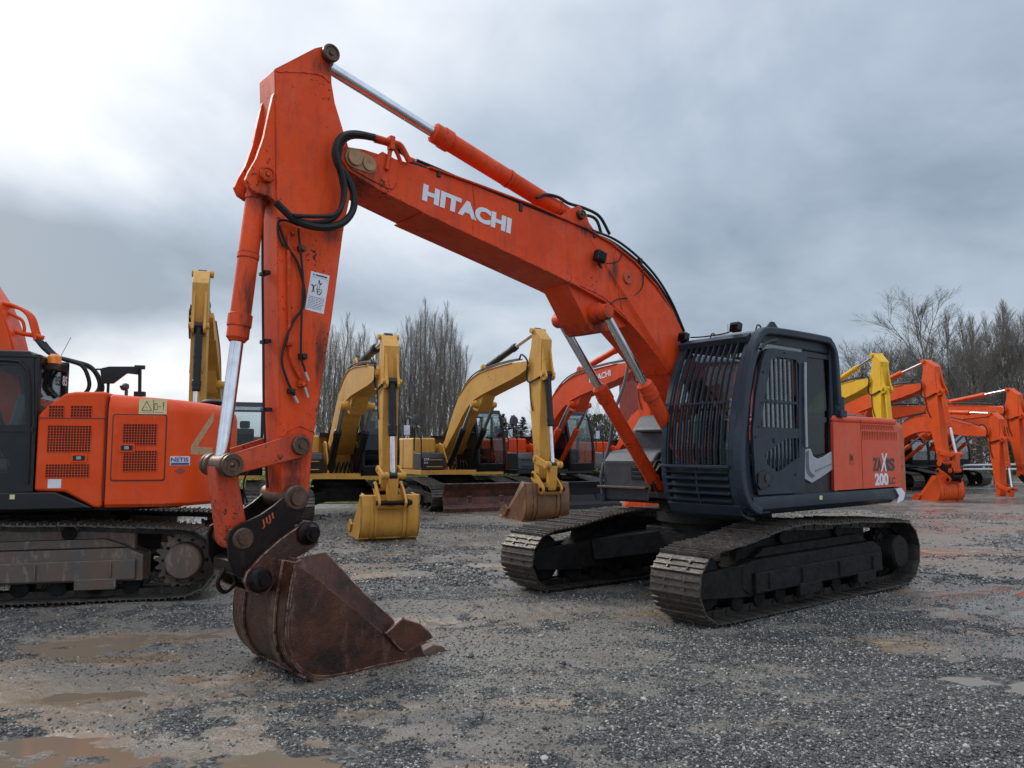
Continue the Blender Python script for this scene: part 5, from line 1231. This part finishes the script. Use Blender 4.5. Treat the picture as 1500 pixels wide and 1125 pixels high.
        P = V[None]*(.78+.44*rs.rand(k, nv))[..., None]*sc[:, None, :]
        a = rs.rand(k)*2*math.pi; ca, sa = np.cos(a)[:, None], np.sin(a)[:, None]; tl = (rs.rand(k)-.5)[:, None]*1.2
        X_ = P[..., 0]*ca-P[..., 1]*sa; Y_ = P[..., 0]*sa+P[..., 1]*ca; Z_ = P[..., 2]+X_*tl*.6
        C = np.stack([X_+xx[:, None], Y_+yy[:, None], Z_+(hh+s_*.22)[:, None]], -1).reshape(-1, 3)
        F = (np.array(base_f)[None]+(np.arange(k)*nv)[:, None, None]).reshape(-1, 3)
        return C, F
    t = (1+5**.5)/2; ico = [(-1, t, 0), (1, t, 0), (-1, -t, 0), (1, -t, 0), (0, -1, t), (0, 1, t), (0, -1, -t), (0, 1, -t), (t, 0, -1), (t, 0, 1), (-t, 0, -1), (-t, 0, 1)]
    ico = [tuple(c/1.9 for c in v) for v in ico]
    icf = [(0, 11, 5), (0, 5, 1), (0, 1, 7), (0, 7, 10), (0, 10, 11), (1, 5, 9), (5, 11, 4), (11, 10, 2), (10, 7, 6), (7, 1, 8), (3, 9, 4), (3, 4, 2), (3, 2, 6), (3, 6, 8), (3, 8, 9), (4, 9, 5), (2, 4, 11), (6, 2, 10), (8, 6, 7), (9, 8, 1)]
    oc = [(1, 0, 0), (0, 1, 0), (-1, 0, 0), (0, -1, 0), (0, 0, 1), (0, 0, -1)]; ocf = [(0, 1, 4), (1, 2, 4), (2, 3, 4), (3, 0, 4), (1, 0, 5), (2, 1, 5), (3, 2, 5), (0, 3, 5)]
    sets = [stones(150000, 3.6, 6.2, ico, icf, .003, .011, 5, .30), stones(150000, 6.0, 10.5, oc, ocf, .005, .014, 6, .22), stones(70000, 10.0, 22, oc, ocf, .014, .03, 8, .10), stones(900, 3.7, 12, ico, icf, .013, .034, 11, .35)]
    C = []; F = []; off = 0
    for c_, f_ in sets: C.append(c_); F.append(f_+off); off += len(c_)
    C = np.concatenate(C); F = np.concatenate(F).astype(np.int32)
    me = bpy.data.meshes.new('gravel'); me.vertices.add(len(C)); me.vertices.foreach_set('co', C.ravel()); me.loops.add(F.size); me.loops.foreach_set('vertex_index', F.ravel()); me.polygons.add(len(F))
    me.polygons.foreach_set('loop_start', np.arange(0, F.size, 3, dtype=np.int32)); me.polygons.foreach_set('loop_total', np.full(len(F), 3, dtype=np.int32)); me.update()
    m, nt, b = newmat('wet crushed stone'); g = N(nt, 'ShaderNodeNewGeometry')
    rp = N(nt, 'ShaderNodeValToRGB'); e_ = rp.color_ramp.elements; e_[0].color = (.014, .014, .014, 1); e_[1].color = (.46, .435, .38, 1); e_[1].position = 1
    x_ = rp.color_ramp.elements.new(.75); x_.color = (.10, .096, .087, 1); nt.links.new(g.outputs['Random Per Island'], rp.inputs[0]); nt.links.new(rp.outputs[0], b.inputs['Base Color'])
    b.inputs['Roughness'].default_value = .30
    me.materials.append(m); o = bpy.data.objects.new('gravel', me); col.objects.link(o); tag(o, 'loose wet grey gravel spread over the yard', 'gravel', kind='stuff')
    # rough grass strip behind the rows
    gm_, nt, b = newmat('rough winter grass'); co_ = objco(nt)
    nt.links.new(mixc(nt, ramp(nt, noise(nt, co_, .8, 6, .7), .35, .65), (.10, .15, .025), (.21, .20, .05)), b.inputs['Base Color']); b.inputs['Roughness'].default_value = .9; bump(nt, b, noise(nt, co_, 12, 5, .8), 1.0, .08)
    rs = random.Random(4); pts = [(-40, 26.5), (-12, 26.2), (-9, 27.3), (-6.5, 25.2), (-4, 25.4), (-2, 27.5), (2, 28), (4.6, 28.6), (6, 33), (9, 44), (24, 52), (60, 56), (60, 110), (-60, 110)]
    g_ = MB(); g_.prismz(pts, -.02, .03); gb = g_.build('grass_verge', gm_); tag(gb, kind='structure')
    n = 42000; rs = np.random.RandomState(2); y = 25.5+rs.rand(n)**1.6*28; x = (rs.rand(n)*2-1)*(y*.7)
    def inside(x, y):
        c = np.zeros(len(x), bool)
        for k in range(len(pts)):
            (x1, y1), (x2, y2) = pts[k], pts[(k+1) % len(pts)]
            cond = ((y1 > y) != (y2 > y)); xi = (x2-x1)*(y-y1)/((y2-y1) or 1e-9)+x1; c ^= cond & (x < xi)
        return c
    k = inside(x, y-.2); x, y = x[k], y[k]; n = len(x); hgt = .05+.14*rs.rand(n); a = rs.rand(n)*6.28; w_ = .03+.03*rs.rand(n)
    B = np.zeros((n, 3, 3)); B[:, 0] = np.stack([x-w_*np.cos(a), y-w_*np.sin(a), np.full(n, .02)], -1); B[:, 1] = np.stack([x+w_*np.cos(a), y+w_*np.sin(a), np.full(n, .02)], -1); B[:, 2] = np.stack([x+.05*(rs.rand(n)-.5), y, .02+hgt], -1)
    mb = MB(); mb.v = [tuple(v) for v in B.reshape(-1, 3)]; mb.f = [(i*3, i*3+1, i*3+2) for i in range(n)]
    tag(mb.build('grass', gm_), 'rough yellow-green grass growing on the verge behind the machines', 'grass', kind='stuff')

# ------------------------------------------------------------------ trees
def grow(m, p, d, L, r, lvl, rs, spread, kids, up, wob=.12, nseg=3):
    P = [Vector(p)]; D = Vector(d).normalized()
    for i in range(nseg):
        D = (D + Vector((rs.uniform(-wob, wob), rs.uniform(-wob, wob), rs.uniform(-wob, wob)*.5 + up*.12))).normalized(); P.append(P[-1]+D*L/nseg)
    m.tube(P, r, n=3 if lvl < 2 else 5, smooth=1, r1=r*.45)
    if lvl == 0: return
    k = kids[len(kids)-lvl]
    for i in range(k):
        t = (.25+.75*(i+rs.random())/k)*nseg; j = min(nseg-1, int(t)); q = P[j].lerp(P[j+1], t-j)
        ax = D.orthogonal().normalized(); ax.rotate(Matrix.Rotation(rs.uniform(0, 6.28), 3, D)); nd = (D*math.cos(spread) + ax*math.sin(spread)*rs.uniform(.7, 1.2)).normalized()
        f = rs.uniform(.42, .62)*(1.15-.4*t/nseg)
        grow(m, q, nd, L*f, max(.005, r*.48), lvl-1, rs, spread*1.02, kids, up, wob, 3 if lvl > 1 else 2)
def bark(name, a, b_):
    m, nt, b = newmat(name); co = objco(nt, (1, 1, .3)); nt.links.new(mixc(nt, ramp(nt, noise(nt, co, 5, 5, .7), .35, .65), a, b_), b.inputs['Base Color']); b.inputs['Roughness'].default_value = .9; return m
def poplar(seed, H, mt, mc):
    rs = random.Random(seed); T = MB(); P = [Vector((0, 0, -.1))]
    for k in range(7): P.append(Vector((rs.uniform(-.08, .08)*(k+1)*.4, rs.uniform(-.1, .1), H*(k+1)/7)))
    T.tube(P, .17, n=6, smooth=1, r1=.015)
    Cn = MB(); n = 105
    for i in range(n):
        z = H*(.10+.88*(i+rs.random())/n); j = min(6, int(z/H*7)); b = P[j+0].lerp(P[j+1], z/H*7-j) if j < 7 else P[-1]
        a = rs.uniform(0, 6.28); tilt = R(rs.uniform(12, 30)); L = (1.1+2.0*math.sin(math.pi*min(1, (z/H)*.75+.25)))*rs.uniform(.6, 1.1)*(1 if z < .85*H else .6)
        d = Vector((math.cos(a)*math.sin(tilt), math.sin(a)*math.sin(tilt), math.cos(tilt)))
        grow(Cn, b, d, L, .020*(1.25-z/H), 1, rs, .34, (9,), 1.3, .045, 3)
    return T.build('trunk', mt), Cn.build('crown', mc)
def broad(seed, H, mt, mc, spread=.55, kids=(9, 8, 7), up=.5, stems=1):
    rs = random.Random(seed); T = MB(); Cn = MB(); tops = []
    for s in range(stems):
        P = [Vector((rs.uniform(-.2, .2)*(stems > 1), rs.uniform(-.2, .2)*(stems > 1), -.1))]; lean = Vector((rs.uniform(-.15, .15), rs.uniform(-.1, .1), 1))
        for k in range(6): P.append(P[-1]+lean*(H*.13)+Vector((rs.uniform(-.12, .12), rs.uniform(-.12, .12), 0)))
        T.tube(P, .16*H/12, n=7, smooth=1, r1=.05*H/12)
        for i in range(13 if stems == 1 else 8):
            t = 1.2+4.6*(i+rs.random())/11; j = min(5, int(t)); q = P[j].lerp(P[j+1], t-j); a = rs.uniform(0, 6.28); ti = spread*rs.uniform(.8, 1.5)*(1.3-t*.12)
            d = Vector((math.cos(a)*math.sin(ti), math.sin(a)*math.sin(ti), math.cos(ti)))
            grow(Cn, q, d, H*rs.uniform(.28, .42), .036*H/12, 3, rs, spread*.85, kids, up, .10, 4)
        grow(Cn, P[-1], lean, H*.28, .05*H/12, 3, rs, spread*.7, kids, up, .12, 4)
    return T.build('trunk', mt), Cn.build('crown', mc)
def conifer(seed, H, mt, mc):
    rs = random.Random(seed); T = MB(); T.tube([(0, 0, -.1), (0, 0, H)], .10, n=6, smooth=1, r1=.01); Cn = MB()
    n = 420
    for i in range(n):
        z = H*(.08+.9*(i/n)); rad = (H-z)*.27+.08; a = rs.uniform(0, 6.28); L = rad*rs.uniform(.6, 1.1)
        d = Vector((math.cos(a), math.sin(a), rs.uniform(-.1, .35))); s = Vector((-math.sin(a), math.cos(a), 0)); p = Vector((0, 0, z)); w = .06+L*.16
        for k in range(4):
            q = p+d*L*(k/4); q2 = p+d*L*((k+1.3)/4); dr = Vector((0, 0, rs.uniform(-.12, .06)))
            Cn.add([q, q2+s*w*rs.uniform(.6, 1.2)+dr, q2+d*.05, q2-s*w*rs.uniform(.6, 1.2)+dr], [(0, 1, 2, 3)])
    return T.build('trunk', mt), Cn.build('crown', mc)
def shrub(seed, mt, mc, W=1.6, H=2.2, leafy=1600):
    rs = random.Random(seed); T = MB(); Cn = MB()
    for i in range(26):
        a = rs.uniform(0, 6.28); ti = rs.uniform(.05, .6); d = Vector((math.cos(a)*math.sin(ti), math.sin(a)*math.sin(ti), math.cos(ti)))
        grow(T, (rs.uniform(-.5, .5)*W*.6, rs.uniform(-.4, .4), -.05), d, H*rs.uniform(.6, 1.0), .022, 2, rs, .5, (5, 4), .3, .2, 3)
    for i in range(leafy):
        a = rs.uniform(0, 6.28); r_ = rs.random()**.5; z = rs.random()**.8*H*.95; k = math.sqrt(max(.05, 1-(z/H)**2.2)); p = Vector((math.cos(a)*r_*W*k*rs.uniform(.8, 1.15), math.sin(a)*r_*W*.7*k, z))
        u = Vector((rs.uniform(-1, 1), rs.uniform(-1, 1), rs.uniform(-1, 1))).normalized(); v = u.orthogonal().normalized(); s = rs.uniform(.03, .075)
        Cn.add([p-u*s, p+v*s*.7, p+u*s, p-v*s*.7], [(0, 1, 2, 3)])
    return T.build('stems', mt), Cn.build('foliage', mc)
def plant(proto, name, label, cat, loc, rz, sc, group):
    r = thing(name, label, cat, loc, rz, group); r.scale = sc
    for o in proto:
        c = bpy.data.objects.new(o.name.split('.')[0], o.data); col.objects.link(c); c.parent = r
    return r

# ------------------------------------------------------------------ build everything
mr = rusty('rust stained yellow bucket', (.10, .045, .022), (.20, .09, .035), (.42, .24, .07), rough=.5, metal=.2, scale=2.2); M['rust_yellow'] = mr
main_excavator()
left_excavator()
row_machine('yellow excavator facing the camera behind the orange one at the left, boom standing tall', 'cat', -7.9, 20.6, -72, tip=(4.95, 4.42), bucket=False, coupler=False)
row_machine('yellow excavator with a clean yellow bucket, just right of the tall orange arm', 'cat', -4.48, 20.4, -68.3, tip=(5.28, 3.24), ascale=.80, coupler=False, bw=.57, bs=1.2)
row_machine('yellow excavator with a wide rusty dozer blade and rust stained bucket', 'cat', -1.9, 24.3, -62, tip=(5.15, 3.86), ascale=.99, blade=True, box_text='CAT', rust_bucket=True, coupler=False, bw=.62, bs=1.08, beacon=True)
row_machine('orange excavator with white lettering on its boom, beside the rusty bladed yellow one', 'red', .9, 25.4, -61, tip=(5.15, 3.97), blade=True, text='HITACHI')
row_machine('orange excavator with a low boom, parked behind the lettered orange one', 'red', 4.6, 33.5, -66, tip=(5.45, 3.3), arot=.2)
row_machine('bright yellow excavator whose arm rises right behind the big orange machine', 'yellow', 11.45, 31.0, -84, tip=(5.15, 4.0), bucket=False, coupler=False)
row_machine('orange excavator with an upright arm and an orange bucket on the ground, black coupler', 'orange', 13.1, 32.7, -72, tip=(5.12, 4.0), arot=.10, bw=.55)
row_machine('orange excavator without a bucket, its low arm standing on its bare tip', 'orange', 16.85, 35.5, -75, tip=(5.64, 2.42), ascale=.84, bucket=False, coupler=False)
row_machine('orange excavator at the right edge with a black coupler and no bucket', 'orange', 18.05, 36.4, -72, tip=(5.45, 3.35), bucket=False, arot=.05, ascale=.92)
row_machine('orange excavator half hidden behind the two rightmost orange booms, its own boom lowest', 'orange', 21.0, 39.5, -70, tip=(5.5, 3.0), bucket=False, ascale=.9)
row_machine('orange excavator farthest back between the bucketed orange one and the bucketless one', 'orange', 17.2, 41.5, -66, tip=(5.4, 3.7), bucket=True)
ground()

# red clad shed behind the rows
sh = thing('shed', 'red clad shed behind the parked machines', 'shed', (12.0, 44, 0), R(-15))
m = MB(); m.box((0, 0, 3.2), (11, 7, 6.4)); w = m.build('wall', M['red_clad'], sh)
m = MB()
for k in range(55): m.box((-5.4+k*.2, -3.52, 3.2), (.05, .03, 6.3))
m.build('cladding_rib', M['red_clad'], w)
m = MB()
vs = [(-5.8, -3.9, 6.3), (5.8, -3.9, 6.3), (5.8, 0, 7.1), (-5.8, 0, 7.1), (-5.8, 3.9, 6.3), (5.8, 3.9, 6.3)]; vs += [(x, y, z+.1) for x, y, z in vs]
m.add(vs, [(0, 3, 2, 1), (3, 4, 5, 2), (6, 7, 8, 9), (9, 8, 11, 10), (0, 1, 7, 6), (4, 10, 11, 5), (0, 6, 9, 3), (3, 9, 10, 4), (1, 2, 8, 7), (2, 5, 11, 8)]); m.build('roof', M['galv'], sh)
m = MB(); m.box((-2, -3.56, 1.1), (1.2, .05, 2.2)); m.build('door', M['white'], sh)

# pipes on trestles at the right
pr = thing('pipe_rack', 'silver pipes lying on low trestles by the orange excavators at the right', 'pipe rack', (20.5, 39, 0), R(4))
m = MB()
for x in (-4, 0, 4): m = MB(); m.box((x, 0, .35), (.12, 1.2, .7)); m.box((x, 0, .72), (.14, 1.3, .06)); m.build('trestle', M['old_steel'], pr)
for k in range(5): MB().cyl((-6, -.45+k*.22, .80), (6, -.45+k*.22, .80), .05, n=10).build('pipe', M['galv'], pr)
for k in range(3): MB().cyl((-6, -.35+k*.25, .90+.0), (6, -.35+k*.25, 1.05), .05, n=10).build('pipe', M['galv'], pr)

# trees
bt, bc = bark('poplar bark', (.10, .088, .075), (.17, .15, .13)), bark('poplar twigs', (.13, .11, .095), (.22, .19, .165))
pops = [poplar(s, h, bt, bc) for s, h in ((1, 12.5), (2, 11.5), (3, 13.2), (4, 12.0))]
rs = random.Random(21)
xs = np.linspace(-15.2, -3.6, 31)
prof = {0: .9, 5: .95, 9: .86, 13: .93, 17: 1.04, 20: 1.08, 22: 1.0, 24: .8}
plabels = ['leaning', 'slim', 'broad', 'dense', 'straight']
for i, x in enumerate(xs):
    s = .985*np.interp(i*24/30, list(prof), list(prof.values()))*rs.uniform(.93, 1.04)
    yy = (60, 62.5, 65)[i % 3]
    plant(pops[i % 4], 'poplar_tree', 'bare grey poplar standing in the dense row of poplars behind the yellow excavators', 'tree', (x*yy/60, yy, 0), rs.uniform(0, 6.28), (s*.95, s*.95, s), 'bare poplars behind the yellow excavators')
gt, gc = bark('tree bark', (.055, .055, .042), (.10, .095, .075)), bark('tree twigs', (.10, .088, .074), (.17, .15, .13))
bro = [broad(11, 13.0, gt, gc, .62, up=.12), broad(12, 11.5, gt, gc, .6, up=.15), broad(13, 12.5, gt, gc, .40, up=.5, stems=2, kids=(8, 7, 7))]
spots = [(0, 1352, 60, .99, 'broad bare tree with the widest crown, above the upright orange arm'), (1, 1295, 62, .86, 'bare tree left of the widest-crowned tree, above the bright yellow arm'),
         (2, 1395, 58, .95, 'twin-stemmed bare tree just right of the widest-crowned tree'), (2, 1430, 61, .98, 'thin bare tree with rising limbs above the bucketless orange excavator'),
         (2, 1468, 59, 1.02, 'tall forked bare tree above the rightmost orange boom'), (2, 1505, 60, 1.05, 'bare tree at the right edge of the picture, behind the last orange arm'), (1, 1240, 66, .72, 'small bare tree just behind the roof of the barred cab'), (2, 1262, 63, .72, 'slender bare tree directly right of the cab roof, above the yellow boom'), (0, 1480, 68, .92, 'round-crowned bare tree in the rear rank near the right edge'), (1, 1375, 69, .86, 'rear-rank bare tree behind the widest-crowned tree'), (1, 1448, 71, 1.0, 'grey bare tree in the rear rank above the low rightmost booms'), (0, 1400, 72, .88, 'rear-rank bare tree between the forked trees'), (0, 1270, 70, .82, 'rear-rank rounded bare tree beyond the bright yellow arm'), (1, 1225, 60, .66, 'low bare tree partly hidden by the cab roof arch'), (0, 1325, 66, .8, 'round bare tree in the rear rank just left of the upright orange arm'), (2, 1418, 67, .9, 'rear-rank forked bare tree above the bucketless orange arm'), (1, 1545, 62, 1.0, None), (1, 1318, 70, .9, 'hazy bare tree in the rear rank between the yellow and orange arms')]
for k, px, d, s, lab in spots:
    if lab is None: continue
    plant(bro[k], 'bare_tree', lab, 'tree', ((px-750)/1145.6*d, d, 0), rs.uniform(0, 6.28), (s*1.0, s*1.0, s*.86), 'bare trees on the right')
ev = plain('dark conifer needles', (.022, .038, .018), .8, var=.4); cons = [conifer(1, 6.4, gt, ev), conifer(2, 5.4, gt, ev)]
for i, (px, s) in enumerate(((706, .9), (722, 1.0), (737, .95), (752, 1.12), (766, .9), (781, .85), (796, .95), (812, .8))):
    plant(cons[i % 2], 'conifer_tree', 'small dark conifer in the row between the poplars and the orange excavator', 'tree', ((px-750)/1145.6*64, 64+(i % 2)*2, 0), i*1.3, (s*1.15, s*1.15, s*.8), 'dark conifers behind the yellow bladed excavator')
sl = plain('scrub leaves', (.075, .080, .035), .85, var=.5, scale=2); sr = plain('red brown scrub leaves', (.12, .065, .04), .85, var=.5, scale=2); sg = plain('green scrub leaves', (.04, .07, .02), .85, var=.5, scale=2)
shr = [shrub(1, gc, sl), shrub(2, gc, sr), shrub(3, gc, sg)]
k = 0
for px in list(range(400, 1540, 34)):
    d = 54+(k % 3)*1.5; t = 'scrubby'; j = (k*7+k//3) % 3
    h = 1.15 if px < 800 else (2.1 if px < 960 else 1.75)
    if px > 1440: j = 2
    plant(shr[j], 'shrub', ('olive', 'red brown', 'green')[j]+' scrubby bush in the overgrown hedge line behind the machines', 'shrub', ((px-750)/1145.6*d, d, 0), k*1.7, (1.25, 1.25, h*rs.uniform(.85, 1.15)), ('olive', 'red brown', 'green')[j]+' bushes of the hedge line'); k += 1
for pr_ in pops+bro+cons+shr:
    for o in pr_: bpy.data.objects.remove(o)

# ------------------------------------------------------------------ sky and light
SUN_AZ, SUN_EL = R(-52), R(34)      # azimuth from +Y towards +X
w = bpy.data.worlds.new('World'); scene.world = w; w.use_nodes = True; nt = w.node_tree; nt.nodes.clear()
out = N(nt, 'ShaderNodeOutputWorld'); bg = N(nt, 'ShaderNodeBackground'); bg.inputs['Strength'].default_value = .1; nt.links.new(bg.outputs[0], out.inputs[0])
sky = N(nt, 'ShaderNodeTexSky', sky_type='NISHITA'); sky.sun_disc = False; sky.sun_elevation = SUN_EL; sky.sun_rotation = SUN_AZ; sky.air_density = 1.5; sky.dust_density = 3
tc = N(nt, 'ShaderNodeTexCoord'); sx = N(nt, 'ShaderNodeSeparateXYZ'); nt.links.new(tc.outputs['Generated'], sx.inputs[0])
X_, Y_, Z_ = sx.outputs
az = math_(nt, 'ARCTAN2', X_, Y_); el = math_(nt, 'ARCSINE', Z_)
den = math_(nt, 'ADD', math_(nt, 'MAXIMUM', Z_, 0.0), .42)
cx = math_(nt, 'DIVIDE', X_, den); cy = math_(nt, 'DIVIDE', Y_, den)
cv = N(nt, 'ShaderNodeCombineXYZ'); nt.links.new(cx, cv.inputs[0]); nt.links.new(cy, cv.inputs[1])
n1 = noise(nt, cv.outputs[0], 1.5, 7, .5, .5); n2 = noise(nt, cv.outputs[0], 4.5, 8, .55, .3)
f = math_(nt, 'ADD', .38, math_(nt, 'MULTIPLY', math_(nt, 'SUBTRACT', n1, .5), 1.35)); f = math_(nt, 'ADD', f, math_(nt, 'MULTIPLY', math_(nt, 'SUBTRACT', n2, .5), .42))
def blob(a, e_, wa, we, amp):
    global f
    u = math_(nt, 'DIVIDE', math_(nt, 'SUBTRACT', az, a), wa); v = math_(nt, 'DIVIDE', math_(nt, 'SUBTRACT', el, e_), we)
    d = math_(nt, 'ADD', math_(nt, 'MULTIPLY', u, u), math_(nt, 'MULTIPLY', v, v)); g = math_(nt, 'MULTIPLY', math_(nt, 'POWER', 2.718, math_(nt, 'MULTIPLY', d, -1.0)), amp)
    f = math_(nt, 'ADD', f, g)
blob(-.78, .40, .42, .20, .55); blob(-.1, .46, .16, .07, .16); blob(.35, .04, .7, .06, .16); blob(-.42, .10, .16, .05, .30); blob(-.58, .205, .34, .075, -.75); blob(-.02, .42, .16, .10, -.20); blob(-.10, .25, .25, .12, .14); blob(.45, .20, .45, .16, -.22); blob(-.2, .52, .2, .06, .12); blob(-.9, .6, .7, .3, .25)
cr = N(nt, 'ShaderNodeValToRGB'); nt.links.new(f, cr.inputs[0]); E = cr.color_ramp.elements
E[0].position = 0; E[0].color = (.185, .235, .30, 1); E[1].position = 1; E[1].color = (.80, .81, .82, 1)
for p, c in ((.3, (.30, .355, .43, 1)), (.55, (.46, .50, .56, 1)), (.78, (.62, .645, .68, 1))):
    q = E.new(p); q.color = c
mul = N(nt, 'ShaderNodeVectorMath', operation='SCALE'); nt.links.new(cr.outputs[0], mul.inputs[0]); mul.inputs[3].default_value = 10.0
zen = ramp(nt, Z_, .50, .95, 1.0, 2.3); bk = ramp(nt, Y_, .1, -.5, 1.0, 1.5)  # unseen sky overhead and behind the camera brightened to light the machine sides
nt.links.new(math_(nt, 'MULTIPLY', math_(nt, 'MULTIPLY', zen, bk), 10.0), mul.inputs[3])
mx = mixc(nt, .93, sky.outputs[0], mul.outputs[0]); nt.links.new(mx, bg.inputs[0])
sl_ = bpy.data.lights.new('sun', 'SUN'); sl_.energy = 1.2; sl_.angle = R(12); sl_.color = (1, .95, .88); so = bpy.data.objects.new('sun', sl_); col.objects.link(so)
dv = Vector((math.sin(SUN_AZ)*math.cos(SUN_EL), math.cos(SUN_AZ)*math.cos(SUN_EL), math.sin(SUN_EL))); so.rotation_euler = dv.to_track_quat('Z', 'Y').to_euler()

scene.view_settings.view_transform = 'Standard'; scene.view_settings.look = 'None'; scene.view_settings.exposure = .65; scene.view_settings.gamma = 1
scene.cycles.use_denoising = True; scene.cycles.denoiser = 'OPENIMAGEDENOISE'; scene.cycles.denoising_prefilter = 'NONE'; scene.cycles.denoising_input_passes = 'RGB_ALBEDO_NORMAL'
scene.cycles.sample_clamp_direct = 5; scene.cycles.sample_clamp_indirect = 2.5; scene.cycles.blur_glossy = .5
scene.cycles.max_bounces = 6; scene.cycles.transparent_max_bounces = 12; scene.cycles.diffuse_bounces = 3; scene.cycles.glossy_bounces = 3
